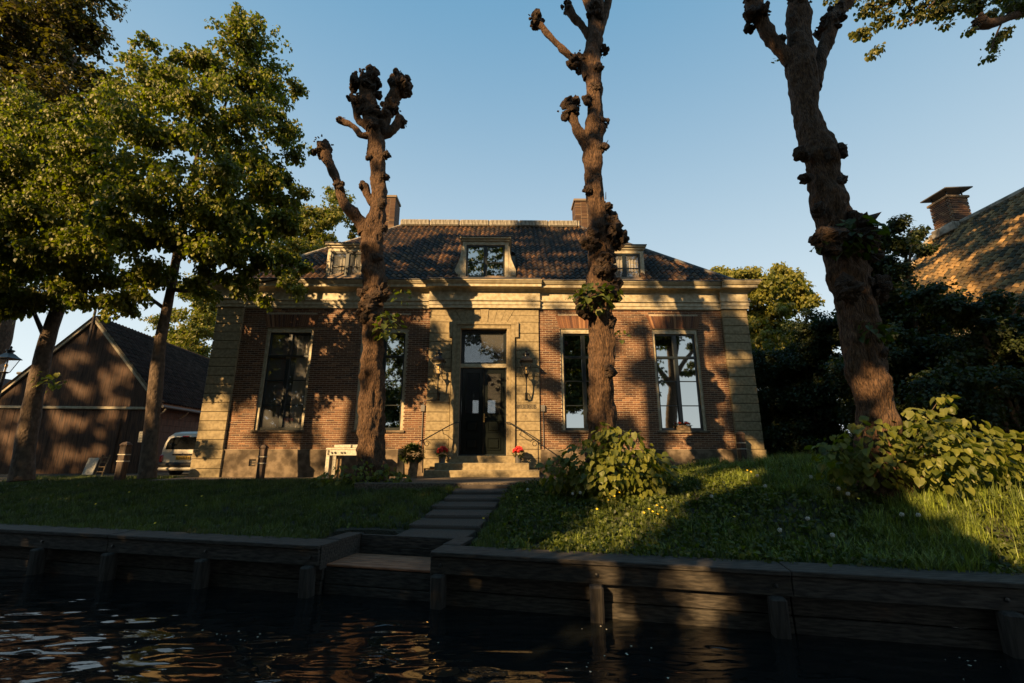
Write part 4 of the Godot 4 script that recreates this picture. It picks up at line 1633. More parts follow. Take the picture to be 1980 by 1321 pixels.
func pollard(label: String, z: float, trunk: Array, limbs: Array, heads: Array, knobs: Array) -> Node3D:
	var base := at(trunk[0][0], trunk[0][1], z)
	var T := thing("pollard_tree", label, "tree", Vector3.ZERO, 0.0, "pollarded trees before the house")
	var tr := px_path(trunk, z)
	tr[0].push_front(Vector3(base.x, ground_y(base.x, z) - 0.15, z))
	tr[1].push_front(tr[1][0] * 1.35)
	var mb := Mb.new()
	limb_into(mb, tr[0], tr[1], 0.5, 48, 0.04)
	put("trunk", mb, M.bark, T)
	for l in limbs:
		var q := px_path(l, z)
		mb = Mb.new()
		limb_into(mb, q[0], q[1], 0.6, 20, 0.04)
		put("limb", mb, M.bark, T)
	for h in heads:
		mb = Mb.new()
		burls_into(mb, at(h[0], h[1], z + (h[4] if h.size() > 4 else 0.0)), px_size(h[2], z), h[3])
		put("pollard_head", mb, M.burl, T)
	for k in knobs:
		mb = Mb.new()
		var c := at(k[0], k[1], z + (k[3] if k.size() > 3 else 0.15))
		var r := px_size(k[2], z)
		for i in 7:
			mb.lump(c + rdir() * r * 0.7, r * rnd(0.45, 0.9), rough, 0.5, 10, 14)
		for i in 3:
			var d := rdir()
			d.z = absf(d.z)
			mb.tube([c + d * r * 0.8, c + (d + rdir() * 0.4) * r * rnd(1.1, 1.5)], [r * rnd(0.08, 0.16), r * 0.05], 5)
		put("burl", mb, M.burl, T)
	return T


func build_pollards() -> void:
	var green := Color(0.06, 0.085, 0.014)
	var bright := Color(0.15, 0.17, 0.03)
	var A := pollard("shorter pollarded tree with a forked knobbly head left of the front door", 2.7,
		[[718, 930, 31], [718, 880, 26], [718, 820, 23], [720, 760, 22], [720, 700, 22], [722, 640, 20], [719, 600, 22], [722, 560, 24], [722, 500, 21], [722, 450, 21], [731, 400, 16], [732, 350, 16], [730, 300, 17], [727, 265, 19], [725, 235, 18]],
		[[[706, 452, 13], [692, 424, 13], [664, 392, 11], [654, 358, 10], [641, 325, 10], [630, 300, 11], [624, 280, 14]],
		[[718, 260, 10], [700, 262, 7], [684, 246, 6], [668, 238, 7], [656, 232, 8]],
		[[712, 245, 9], [692, 230, 7], [686, 205, 7], [682, 188, 9]],
		[[722, 250, 18], [715, 215, 17], [710, 185, 18], [706, 160, 18]],
		[[736, 250, 14], [750, 212, 13], [764, 185, 15], [774, 158, 16]],
		[[740, 262, 10], [757, 255, 9], [768, 240, 9], [774, 226, 10]],
		[[720, 395, 8], [710, 375, 8], [704, 358, 9]]],
		[[622, 284, 22, 12], [708, 168, 34, 18], [774, 168, 27, 14], [660, 234, 11, 6], [682, 190, 12, 6], [704, 362, 12, 7], [700, 200, 20, 8, 0.1], [780, 236, 12, 6], [740, 230, 18, 8, 0.1], [770, 150, 16, 8], [716, 215, 26, 10], [758, 205, 22, 8], [730, 250, 22, 8, 0.1]],
		[[745, 300, 8], [713, 305, 6], [743, 345, 8], [737, 395, 8], [706, 562, 10], [738, 565, 14], [716, 600, 16], [712, 585, 14], [742, 440, 8], [655, 360, 8], [728, 500, 8], [703, 612, 12]])
	sprig(A, at(748, 630, 3.0), 0.42, 60, 0.17, green, bright)
	sprig(A, at(776, 570, 2.9), 0.28, 22, 0.13, green, bright)
	var B := pollard("tall pollarded tree with stubby limbs right of the front door", 4.8,
		[[1163, 900, 30], [1163, 830, 24], [1162, 760, 24], [1163, 700, 24], [1164, 650, 23], [1160, 610, 25], [1158, 570, 27], [1160, 520, 25], [1160, 475, 24], [1156, 430, 21], [1151, 390, 20], [1148, 350, 19], [1147, 300, 20], [1149, 255, 20], [1149, 200, 18], [1148, 150, 18], [1146, 110, 19], [1150, 60, 19], [1152, 20, 20], [1158, -30, 14], [1165, -80, 11]],
		[[[1143, 295, 12], [1126, 268, 11], [1112, 240, 11], [1104, 218, 16]],
		[[1138, 150, 12], [1122, 122, 10], [1098, 104, 7], [1068, 76, 7], [1048, 52, 9], [1038, 40, 11]],
		[[1140, 72, 10], [1126, 50, 9], [1112, 34, 9], [1100, 16, 11]],
		[[1156, 70, 11], [1170, 30, 10], [1178, -10, 10], [1186, -60, 9]],
		[[1146, 30, 9], [1134, 0, 8], [1126, -40, 8]]],
		[[1102, 212, 26, 14], [1116, 120, 22, 12], [1036, 40, 20, 12], [1098, 14, 16, 9], [1168, 240, 13, 7], [1178, 430, 22, 12], [1190, 470, 22, 12], [1168, 520, 22, 10, 0.3], [1150, 20, 22, 9, 0.2], [1168, 100, 12, 7], [1174, -20, 20, 8]],
		[[1165, 285, 11], [1135, 370, 9], [1172, 395, 12], [1150, 455, 16], [1170, 490, 18], [1180, 445, 18], [1140, 470, 14], [1133, 600, 14], [1185, 560, 18], [1130, 575, 15], [1176, 625, 12], [1180, 720, 10, 0.3], [1150, 170, 10], [1136, 195, 10], [1158, 130, 10]])
	sprig(B, at(1150, 575, 5.2), 0.40, 80, 0.15, green, bright)
	sprig(B, at(1185, 560, 5.1), 0.25, 25, 0.14, green, bright)
	sprig(B, at(1108, 575, 4.9), 0.15, 10, 0.10, green, bright)
	sprig(B, at(1200, 650, 4.9), 0.16, 12, 0.10, green, bright)
	var C := pollard("leaning dark pollarded tree with leafy collar beside the right hand lawn", 7.0,
		[[1703, 880, 38], [1694, 810, 32], [1684, 760, 33], [1671, 698, 34], [1656, 613, 35], [1637, 528, 35], [1618, 443, 33], [1606, 400, 31], [1595, 345, 31], [1584, 290, 34], [1570, 254, 27], [1559, 200, 26], [1549, 127, 31], [1545, 60, 24], [1542, 0, 22], [1540, -60, 18]],
		[[[1530, 120, 16], [1506, 92, 15], [1482, 62, 15], [1464, 26, 17], [1452, -20, 16]],
		[[1572, 170, 16], [1586, 118, 14], [1600, 74, 17], [1614, 34, 18], [1640, -2, 15], [1670, -30, 13]]],
		[[1462, 32, 30, 14], [1452, -6, 26, 10], [1604, 50, 30, 12], [1620, 20, 22, 8], [1506, 80, 18, 8], [1545, 0, 26, 8, 0.1]],
		[[1612, 300, 18], [1550, 300, 12], [1622, 345, 14], [1558, 345, 10], [1580, 410, 12], [1650, 450, 30, 0.2], [1600, 470, 26, 0.3], [1670, 500, 28, 0.1], [1690, 560, 22], [1700, 690, 14], [1640, 560, 18, 0.3]])
	sprig(C, at(1650, 460, 7.3), 0.42, 110, 0.15, green * 0.8, bright * 0.7)
	sprig(C, at(1600, 470, 7.3), 0.22, 26, 0.13, green * 0.8, bright)
	sprig(C, at(1690, 640, 7.3), 0.26, 34, 0.12, green * 0.8, bright * 0.7)
	sprig(C, at(1500, 118, 7.0), 0.06, 6, 0.06, green, bright)


func build_leafy_trees() -> void:
	var mesh := cluster(12, 0.17, 0.08)
	var lo := Color(0.10, 0.11, 0.013)
	var hi := Color(0.31, 0.285, 0.03)
	# the linden nearer the house
	var T := thing("linden_tree", "leafy green linden whose crown overlaps the left end of the house", "tree", Vector3.ZERO, 0.0, "leafy lindens on the lawn")
	var tr := px_path([[284, 925, 15], [290, 860, 13], [297, 790, 12], [303, 720, 12], [310, 660, 10], [320, 610, 9], [330, 560, 8], [345, 480, 8], [365, 390, 6], [385, 280, 4]], 3.0)
	var mb := Mb.new()
	limb_into(mb, tr[0], tr[1], 0.10, 18, 0.08)
	put("trunk", mb, M.smooth_bark, T)
	for l in [[[330, 560, 5], [380, 560, 4], [425, 528, 3], [480, 500, 2]], [[340, 510, 5], [400, 430, 4], [470, 370, 2.5], [540, 320, 1.5]], [[345, 480, 5], [290, 420, 4], [240, 360, 2.5], [200, 300, 1.5]], [[322, 600, 4], [270, 560, 3], [230, 520, 2]], [[365, 390, 4], [420, 250, 3], [460, 120, 1.5]], [[420, 530, 3], [500, 545, 2], [560, 540, 1.5], [590, 580, 1]]]:
		mb = Mb.new()
		var q := px_path(l, 3.0)
		limb_into(mb, q[0], q[1], 0.1, 9, 0.12)
		put("limb", mb, M.smooth_bark, T)
	var lobes := []
	for q in [[470, 95, 80, 0.0], [400, 130, 80, 0.6], [300, 150, 85, 0.5], [500, 170, 75, -0.3], [420, 230, 110, 1.0], [530, 240, 62, 0.0], [300, 260, 105, 1.4], [210, 200, 80, 0.6], [500, 320, 80, 0.5], [400, 350, 110, 1.5], [270, 370, 105, 1.6], [180, 330, 90, 1.0], [540, 370, 55, 0.2], [470, 430, 85, 0.8], [350, 460, 95, 1.2], [230, 470, 85, 1.2], [545, 440, 55, 0.2], [420, 510, 60, 0.6], [500, 500, 52, 0.4], [290, 530, 50, 0.5], [565, 505, 38, 0.4], [575, 180, 26, 0.0], [560, 545, 26, 0.4], [585, 570, 18, 0.4], [470, 555, 28, 0.4], [500, 575, 20, 0.5], [565, 290, 32, 0], [480, 40, 30, 0], [390, 560, 30, 0.4], [250, 575, 40, 0.6]]:
		lobes.append([at(q[0], q[1], 3.0 + q[3]), px_size(q[2], 3.0 + q[3])])
	crown("crown", T, lobes, 6300, mesh, lo, hi)
	# the linden at the left edge
	T = thing("linden_tree", "leafy green linden leaning in front of the black barn", "tree", Vector3.ZERO, 0.0, "leafy lindens on the lawn")
	tr = px_path([[40, 930, 19], [48, 870, 16], [56, 820, 15], [64, 775, 14], [74, 730, 14], [88, 670, 13], [100, 630, 12], [118, 580, 11], [140, 520, 10], [165, 450, 8], [180, 340, 6]], 2.5)
	mb = Mb.new()
	limb_into(mb, tr[0], tr[1], 0.12, 18, 0.08)
	put("trunk", mb, M.smooth_bark, T)
	for l in [[[88, 655, 5], [74, 625, 4], [60, 590, 3.5], [50, 560, 2]], [[130, 545, 5], [200, 500, 4], [250, 470, 2]], [[140, 520, 5], [90, 450, 4], [40, 400, 2]], [[165, 450, 5], [220, 380, 3], [260, 300, 2]]]:
		mb = Mb.new()
		var q := px_path(l, 2.5)
		limb_into(mb, q[0], q[1], 0.1, 9, 0.12)
		put("limb", mb, M.smooth_bark, T)
	lobes = []
	for q in [[60, 330, 110, 0.5], [-40, 380, 120, 0.5], [150, 400, 100, 1.0], [40, 460, 100, 1.0], [130, 500, 75, 1.0], [-30, 530, 80, 0.6], [200, 520, 60, 0.8], [60, 560, 55, 0.6], [-20, 590, 45, 0.4], [170, 570, 40, 0.8], [100, 250, 90, 0.4], [20, 600, 25, 0.5], [230, 600, 25, 0.8]]:
		lobes.append([at(q[0], q[1], 2.5 + q[3]), px_size(q[2], 2.5 + q[3])])
	crown("crown", T, lobes, 5400, mesh, lo, hi)
	sprig(T, at(95, 735, 2.8), 0.32, 40, 0.12, lo, hi)
	# the brown-leaved tree behind them
	T = thing("copper_tree", "tall dark bronze leaved tree rising behind the lindens", "tree")
	mb = Mb.new()
	var c := at(90, 300, -1.0)
	limb_into(mb, [Vector3(c.x, -0.1, -1.0), Vector3(c.x + 0.1, 4, -1.0), Vector3(c.x, 9, -1.0), Vector3(c.x, 16, -1.0)], [0.4, 0.33, 0.25, 0.08], 0.12, 14, 0.2)
	put("trunk", mb, M.smooth_bark, T)
	lobes = []
	for q in [[60, 60, 120], [130, 30, 80], [-30, 130, 130], [90, 180, 110], [0, 240, 110], [150, 110, 70], [60, -60, 140], [-60, 0, 140], [170, 60, 40], [90, 300, 90]]:
		lobes.append([at(q[0], q[1], -1.0), px_size(q[2], -1.0)])
	crown("crown", T, lobes, 5200, cluster(10, 0.2, 0.12), Color(0.05, 0.045, 0.012), Color(0.17, 0.12, 0.04))
	# the tree at the right edge: only its boughs hang into view
	T = thing("overhanging_tree", "tree at the right edge with thin leafy boughs against the sky", "tree")
	mb = Mb.new()
	limb_into(mb, [Vector3(16.6, 0, 5.5), Vector3(16.4, 4, 5.4), Vector3(16.0, 8.6, 5.2), Vector3(15.6, 12.5, 5.0)], [0.36, 0.3, 0.24, 0.16], 0.25, 16, 0.15)
	put("trunk", mb, M.bark, T)
	for l in [[[2160, -60, 22], [2060, -20, 16], [2000, 14, 12], [1950, 34, 9], [1915, 46, 12], [1892, 44, 16]], [[2160, -110, 16], [2060, -80, 12], [1950, -60, 8], [1850, -40, 5], [1760, -10, 3], [1690, 20, 2]], [[1850, -40, 4], [1800, 10, 2], [1760, 50, 1.5]], [[2000, -40, 5], [1940, 40, 2], [1915, 100, 1.5]]]:
		mb = Mb.new()
		var q := px_path(l, 5.2)
		limb_into(mb, q[0], q[1], 0.25, 10, 0.08)
		put("limb", mb, M.bark, T)
	mb = Mb.new()
	burls_into(mb, at(1893, 44, 5.2), px_size(15, 5.2), 10)
	put("pollard_head", mb, M.burl, T)
	lobes = []
	for q in [[1680, 8, 32], [1730, 2, 34], [1680, 60, 26], [1690, 95, 18], [1790, 22, 34], [1840, 20, 34], [1900, 8, 40], [1960, 20, 34], [1930, 78, 22], [1950, 60, 22], [1915, 112, 12], [1760, 30, 24], [1700, 40, 24], [1640, -5, 25], [1860, -40, 60], [1760, -50, 60], [1980, -20, 60], [1610, 2, 14], [1830, 50, 14], [1870, 60, 12]]:
		lobes.append([at(q[0], q[1], 5.2), px_size(q[2], 5.2)])
	crown("crown", T, lobes, 800, cluster(9, 0.14, 0.085), Color(0.08, 0.085, 0.015), Color(0.22, 0.19, 0.035))


func build_far_trees() -> void:
	var mesh := cluster(12, 0.3, 0.17, true)
	var spec := [
		["pale sunlit tree rising behind the left end of the roof", -15.0, [[650, 410, 45], [620, 440, 40], [585, 420, 45], [690, 440, 25], [560, 470, 50], [610, 490, 50], [650, 380, 25], [540, 420, 40]], 2600],
		["pale sunlit tree in the gap between the barn and the house", -18.0, [[370, 590, 50], [400, 560, 45], [345, 640, 45], [400, 640, 45], [380, 690, 40], [320, 640, 30], [420, 600, 40], [350, 700, 40]], 2600],
		["golden leaved tree behind the right corner of the house", -9.0, [[1400, 545, 36], [1450, 540, 40], [1490, 560, 42], [1440, 590, 42], [1500, 600, 40], [1460, 640, 40], [1380, 530, 24], [1520, 530, 34], [1470, 690, 40], [1540, 580, 40], [1550, 540, 24]], 3800]]
	for s in spec:
		var z: float = s[1]
		var T := thing("background_tree", s[0], "tree", Vector3.ZERO, 0.0, "sunlit trees behind the house")
		var lobes := []
		var mid := Vector3()
		for q in s[2]:
			lobes.append([at(q[0], q[1], z + rnd(-1, 1)), px_size(q[2], z)])
			mid += lobes[-1][0] / s[2].size()
		var mb := Mb.new()
		limb_into(mb, [Vector3(mid.x, -0.1, z), Vector3(mid.x + 0.2, mid.y * 0.5, z), mid], [0.3, 0.24, 0.08], 0.1, 10, 0.3)
		put("trunk", mb, M.smooth_bark, T)
		lobes.append([Vector3(mid.x, mid.y - 2.5, z), 2.2])
		crown("crown", T, lobes, s[3], mesh, Color(0.13, 0.14, 0.02), Color(0.32, 0.27, 0.05), 1.0, 0.5)


func build_shrubs() -> void:
	var mesh := cluster(16, 0.2, 0.085, true)
	# the dark shrubbery between the two houses
	var spec := [
		["dark dense shrub beside the right corner of the house", -2.0, [[1480, 700, 40], [1510, 720, 50], [1490, 780, 60], [1500, 860, 60]], 3200],
		["dark dense shrub behind the leaning pollard", -0.5, [[1580, 640, 45], [1560, 700, 60], [1580, 780, 70], [1560, 860, 60], [1630, 640, 50]], 4000],
		["tall dark shrub with fine twigs before the neighbouring roof", 2.0, [[1720, 520, 50], [1750, 470, 30], [1730, 440, 22], [1690, 470, 30], [1770, 450, 16], [1700, 590, 70], [1760, 620, 70], [1740, 700, 80], [1680, 720, 60], [1740, 800, 70], [1780, 480, 14]], 4600],
		["dark spreading shrub in front of the neighbouring wall", 4.0, [[1900, 690, 70], [1970, 680, 70], [1900, 780, 90], [1990, 780, 90], [1840, 770, 70], [2050, 680, 80], [1960, 620, 40], [1880, 610, 36], [1820, 590, 30], [1990, 600, 30], [1920, 580, 22], [1790, 560, 20]], 4200],
		["dark hedge closing the gap far behind the right lawn", -6.0, [[1480, 840, 60], [1560, 840, 60], [1640, 840, 60], [1720, 840, 60], [1800, 840, 60], [1880, 840, 60], [1520, 780, 50], [1620, 780, 50], [1720, 780, 50], [1820, 780, 50]], 3600],
		["dark dense shrub below the neighbouring roof", 1.5, [[1830, 640, 60], [1900, 640, 60], [1850, 720, 80], [1940, 700, 80], [1830, 800, 80], [1930, 800, 80], [1990, 640, 60], [1860, 590, 40], [1960, 590, 40]], 4200]]
	for s in spec:
		var z: float = s[1]
		var T := thing("dark_shrub", s[0], "shrub", Vector3.ZERO, 0.0, "dark shrubs between the houses")
		var lobes := []
		var mid := Vector3()
		for q in s[2]:
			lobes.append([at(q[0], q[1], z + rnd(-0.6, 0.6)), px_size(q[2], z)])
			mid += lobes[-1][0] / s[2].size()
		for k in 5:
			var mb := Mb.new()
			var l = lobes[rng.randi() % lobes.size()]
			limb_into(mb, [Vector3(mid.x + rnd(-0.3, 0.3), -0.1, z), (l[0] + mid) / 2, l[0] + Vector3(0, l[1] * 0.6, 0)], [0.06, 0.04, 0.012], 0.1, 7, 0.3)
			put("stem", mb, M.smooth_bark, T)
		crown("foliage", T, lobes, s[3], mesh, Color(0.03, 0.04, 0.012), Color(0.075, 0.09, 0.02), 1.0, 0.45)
	# the big-leaved sprouts round the feet of the pollards
	sprouts("big leaved linden sprouts crowding the foot of the tall pollard", Vector3(2.55, 0.05, 5.15), [[Vector3(-0.35, 0.42, 0.0), 0.55], [Vector3(0.35, 0.48, 0.1), 0.62], [Vector3(-0.85, 0.30, -0.05), 0.36], [Vector3(0.85, 0.32, 0.1), 0.42], [Vector3(0.05, 0.8, 0.1), 0.34], [Vector3(-0.1, 0.3, 0.45), 0.5], [Vector3(0.55, 0.3, 0.45), 0.45], [Vector3(0.0, 1.1, 0.0), 0.16], [Vector3(0.2, 0.95, 0.05), 0.22]], 1250, 0.14)
	sprouts("big leaved linden sprouts crowding the foot of the leaning pollard", Vector3(6.55, 0.45, 7.1), [[Vector3(-0.5, 0.25, 0.1), 0.5], [Vector3(0.2, 0.42, 0.15), 0.5], [Vector3(0.75, 0.32, 0.2), 0.5], [Vector3(1.3, 0.22, 0.2), 0.4], [Vector3(-0.95, 0.2, 0.0), 0.35], [Vector3(0.4, 0.75, 0.1), 0.2], [Vector3(0.1, 0.2, 0.5), 0.45], [Vector3(0.75, 1.0, 0.1), 0.14]], 1400, 0.12)
	sprouts("low dark sprouts round the foot of the shorter pollard", Vector3(-2.55, 0.03, 3.0), [[Vector3(-0.5, 0.14, 0.15), 0.32], [Vector3(0.0, 0.16, 0.3), 0.36], [Vector3(0.5, 0.14, 0.2), 0.32], [Vector3(-0.9, 0.08, 0.2), 0.22], [Vector3(0.85, 0.08, 0.3), 0.22]], 420, 0.11)


func sprouts(label: String, base: Vector3, lobes: Array, n: int, size: float) -> void:
	var S := thing("tree_sprouts", label, "bush", base, 0.0, "sprouts at the feet of the pollards")
	var tones := []
	for k in 12:
		tones.append(leaf_mesh(Color(0.09, 0.11, 0.016).lerp(Color(0.22, 0.225, 0.035), k / 11.0)))
	for k in 12:
		var mb := Mb.new()
		var l = lobes[rng.randi() % lobes.size()]
		var tip: Vector3 = l[0] + rdir() * l[1] * 0.6
		mb.tube([Vector3(rnd(-0.15, 0.15), 0, 0), tip * 0.5 + Vector3(0, 0.1, 0), tip], [0.012, 0.009, 0.004], 5)
		put("stem", mb, M.smooth_bark, S)
	var total := 0.0
	for l in lobes:
		total += l[1] * l[1]
	var all := []
	for l in lobes:
		for i in int(n * l[1] * l[1] / total):
			var d := rdir()
			if d.z < 0 and rng.randf() < 0.4:
				d.z = -d.z
			var p: Vector3 = l[0] + Vector3(d.x, d.y, d.z) * l[1] * pow(rng.randf(), 0.25)
			if base.y + p.y < ground_y(base.x + p.x, base.z + p.z) + 0.02:
				p.y = ground_y(base.x + p.x, base.z + p.z) + 0.03 - base.y
			var b := face_basis(Vector3(d.x, d.y * 0.3, d.z) + rdir() * 0.35, rnd(0.2, 1.6)) * Basis(Vector3.BACK, rnd(-0.8, 0.8))
			all.append([-(p.z + p.y * 0.5), Transform3D(b.scaled(Vector3.ONE * size * rnd(0.4, 1.2)), p)])
	all.sort_custom(func(a, b): return a[0] < b[0])
	var xf := []
	var cl := []
	for i in all.size():
		if i < 300:
			inst("leaf", tones[rng.randi() % 12], M.leaf, S, all[i][1])
		else:
			xf.append(all[i][1])
			cl.append(Color(0.09, 0.11, 0.016).lerp(Color(0.22, 0.225, 0.035), rng.randf()))
	if xf.size():
		tag(many("foliage", leaf_mesh(Color(1, 1, 1)), M.leaf, xf, cl, S), "", "", "", "stuff")


# The trees on the far bank stand between the low sun and the house. Where the photograph shows sun on the house, their crowns are open.
func sun_share(u: float, v: float) -> float:      # how much of the front plane is sunlit near (u, v), read from the photograph
	if u > 6.3 and u < 7.4 and v > -2.0 and v < 1.0:      # the lit length of the tall pollard
		return 1.0
	if v < -0.5:                                  # the bank: sunlit at the sprouts, on the right-hand grass and in a few spots
		if v > -5.7 and v < -2.0 and u > 11.8 + (-3.6 - v) * 0.8 and u > 12.0 and u < 17.5:
			return 1.0
		if u > 6.8 and u < 8.4 and v > -3.4 and v < -1.4:
			return 1.0
		if u > 7.4 and u < 9.1 and v > -5.2 and v < -3.2:
			return 1.0
		if u > 8.8 and u < 10.1 and v > -3.5 and v < -2.5:
			return 1.0
		if u > 8.6 and u < 10.4 and v > -6.7 and v < -5.3:
			return 0.5
		if u > 2.6 and u < 3.9 and v > -2.35 and v < -1.4:
			return 1.0
		if u > -3.0 and u < 2.7 and v > -1.1:
			return 0.75
		return 0.0
	if u < -11.0:
		return 0.48
	if v > 8.0 and u > -2.4 and u < 15.0:
		return 0.36
	if v > 6.6:
		if u < -3.0:
			return 0.95
		return 0.7 if u < 1.5 else (0.5 if u < 15.0 else 0.3)
	if u < -8.6:
		return 0.55
	if u < -1.7:
		return 0.86 if v < 5.2 else 0.9
	if u < 2.4:
		return 0.82 if v < 5.2 else 0.9
	if u < 5.3:
		return 0.66 if v < 5.2 else 0.78
	if u < 7.6:
		return 0.66 if v < 5.2 else 0.84
	if u < 8.6:
		return 0.25
	if u > 15.0:
		return 0.3
	return 0.06


func build_far_bank() -> void:
	var f := FastNoiseLite.new()
	f.seed = 77
	f.frequency = 0.85
	f.fractal_octaves = 2
	var edge := FastNoiseLite.new()
	edge.seed = 12
	edge.frequency = 0.16
	var trees := []
	for x in [-42.0, -35.0, -27.0, -20.2, -12.2, -6.0, 2.4, 9.0]:
		trees.append({"x": x, "z": 20.0 + rnd(-0.8, 0.8), "xf": [], "cl": []})
	var mesh := cluster(14, 0.32, 0.22, true)
	for i in 68000:
		var u := rnd(-27, 27)
		var v := rnd(-13.0, 14.5)
		var top := (12.0 if u > 16.0 else (3.2 if u > 14.0 else (6.0 if u > 9.0 else (12.5 if u > -2.4 else (5.4 if u > -15.0 else 9.0))))) + 3.0 * edge.get_noise_1d(u)
		if v > top:
			continue
		var p := sun_share(u, v)
		var thr := 9.0 if p <= 0.0 else (-9.0 if p >= 1.0 else 0.30 * (0.5 - p) * 2.9 - 0.13)
		var fine := 1.5 if u < -11.0 else 1.0
		if f.get_noise_2d(u * fine, v * fine) > thr:
			continue
		var z := rnd(17.6, 22.6)
		var pos := Vector3(u - z * su, v + z * sv, z)
		if pos.y < 0.3 or (pos.x > 3.5 and pos.y < 4.0):
			continue
		var best := 0
		for k in trees.size():
			if absf(trees[k].x - pos.x) < absf(trees[best].x - pos.x):
				best = k
		trees[best].xf.append(Transform3D(Basis(Vector3.UP, rnd(0, TAU)) * Basis(Vector3.RIGHT, rnd(-0.6, 0.6)).scaled(Vector3.ONE * rnd(0.7, 1.15)), pos))
		trees[best].cl.append(Color(0.05, 0.065, 0.012).lerp(Color(0.12, 0.13, 0.025), rng.randf()))
	for t in trees:
		var T := thing("canal_tree", "tall leafy tree on the far bank of the canal", "tree", Vector3.ZERO, 0.0, "trees across the canal that shade the house")
		var mb := Mb.new()
		limb_into(mb, [Vector3(t.x, -0.4, t.z), Vector3(t.x + rnd(-0.3, 0.3), 5, t.z), Vector3(t.x + rnd(-0.5, 0.5), 12, t.z), Vector3(t.x, 17, t.z)], [0.5, 0.4, 0.28, 0.08], 0.15, 12, 0.4)
		for k in 9:
			var y := rnd(4, 14)
			var d := rdir()
			d.y = 0.5
			limb_into(mb, [Vector3(t.x, y, t.z), Vector3(t.x, y, t.z) + d * 1.5, Vector3(t.x, y + 1.0, t.z) + d * 2.8], [0.10, 0.06, 0.02], 0.1, 7, 0.4)
		put("trunk", mb, M.smooth_bark, T)
		if t.xf.size():
			tag(many("crown", mesh, M.leaf, t.xf, t.cl, T), "", "", "", "stuff")
	# the trees that the right-hand windows mirror
	var T2 := thing("lone_tree", "dense round crowned tree on the far bank, mirrored in the window beside the tall pollard", "tree")
	var tb := Mb.new()
	limb_into(tb, [Vector3(8.6, -0.4, 28), Vector3(8.4, 4, 28), Vector3(8.6, 9, 28)], [0.4, 0.32, 0.1], 0.2, 12, 0.3)
	put("trunk", tb, M.smooth_bark, T2)
	crown("crown", T2, [[Vector3(8.4, 7.0, 28), 2.2], [Vector3(7.2, 9.0, 28), 1.8], [Vector3(9.6, 9.4, 28), 1.8], [Vector3(8.4, 11.5, 28), 1.8], [Vector3(6.4, 5.6, 28), 1.2], [Vector3(10.2, 6.0, 28), 1.0]], 1500, mesh, Color(0.05, 0.065, 0.012), Color(0.12, 0.13, 0.025))
	var T := thing("lone_tree", "single open crowned tree on the far bank, mirrored in the right hand window", "tree")
	var mb := Mb.new()
	limb_into(mb, [Vector3(15.5, -0.4, 27), Vector3(15.7, 4, 27), Vector3(16.2, 7.5, 27), Vector3(16.0, 12, 27)], [0.6, 0.5, 0.42, 0.2], 0.2, 14, 0.3)
	for e in [[Vector3(16.1, 7.2, 27), Vector3(17.4, 9.2, 27), Vector3(19.2, 11.0, 27)], [Vector3(16.0, 6.8, 27), Vector3(14.6, 8.8, 27), Vector3(13.0, 11, 27)], [Vector3(16.1, 8, 27), Vector3(16.9, 10.5, 27.4), Vector3(17.4, 13, 27.5)]]:
		limb_into(mb, e, [0.3, 0.2, 0.08], 0.2, 9, 0.3)
	put("trunk", mb, M.smooth_bark, T)
	crown("crown", T, [[Vector3(16, 12.5, 27), 2.4], [Vector3(13, 11, 27), 1.7], [Vector3(19.2, 11.4, 27), 1.7], [Vector3(17.5, 14, 27), 2.0], [Vector3(14.5, 14, 27), 2.0], [Vector3(14.2, 5.6, 27), 0.7], [Vector3(17.8, 8.5, 27), 0.9]], 1500, mesh, Color(0.05, 0.065, 0.012), Color(0.12, 0.13, 0.025))


# ---------------------------------------------------------------- small things

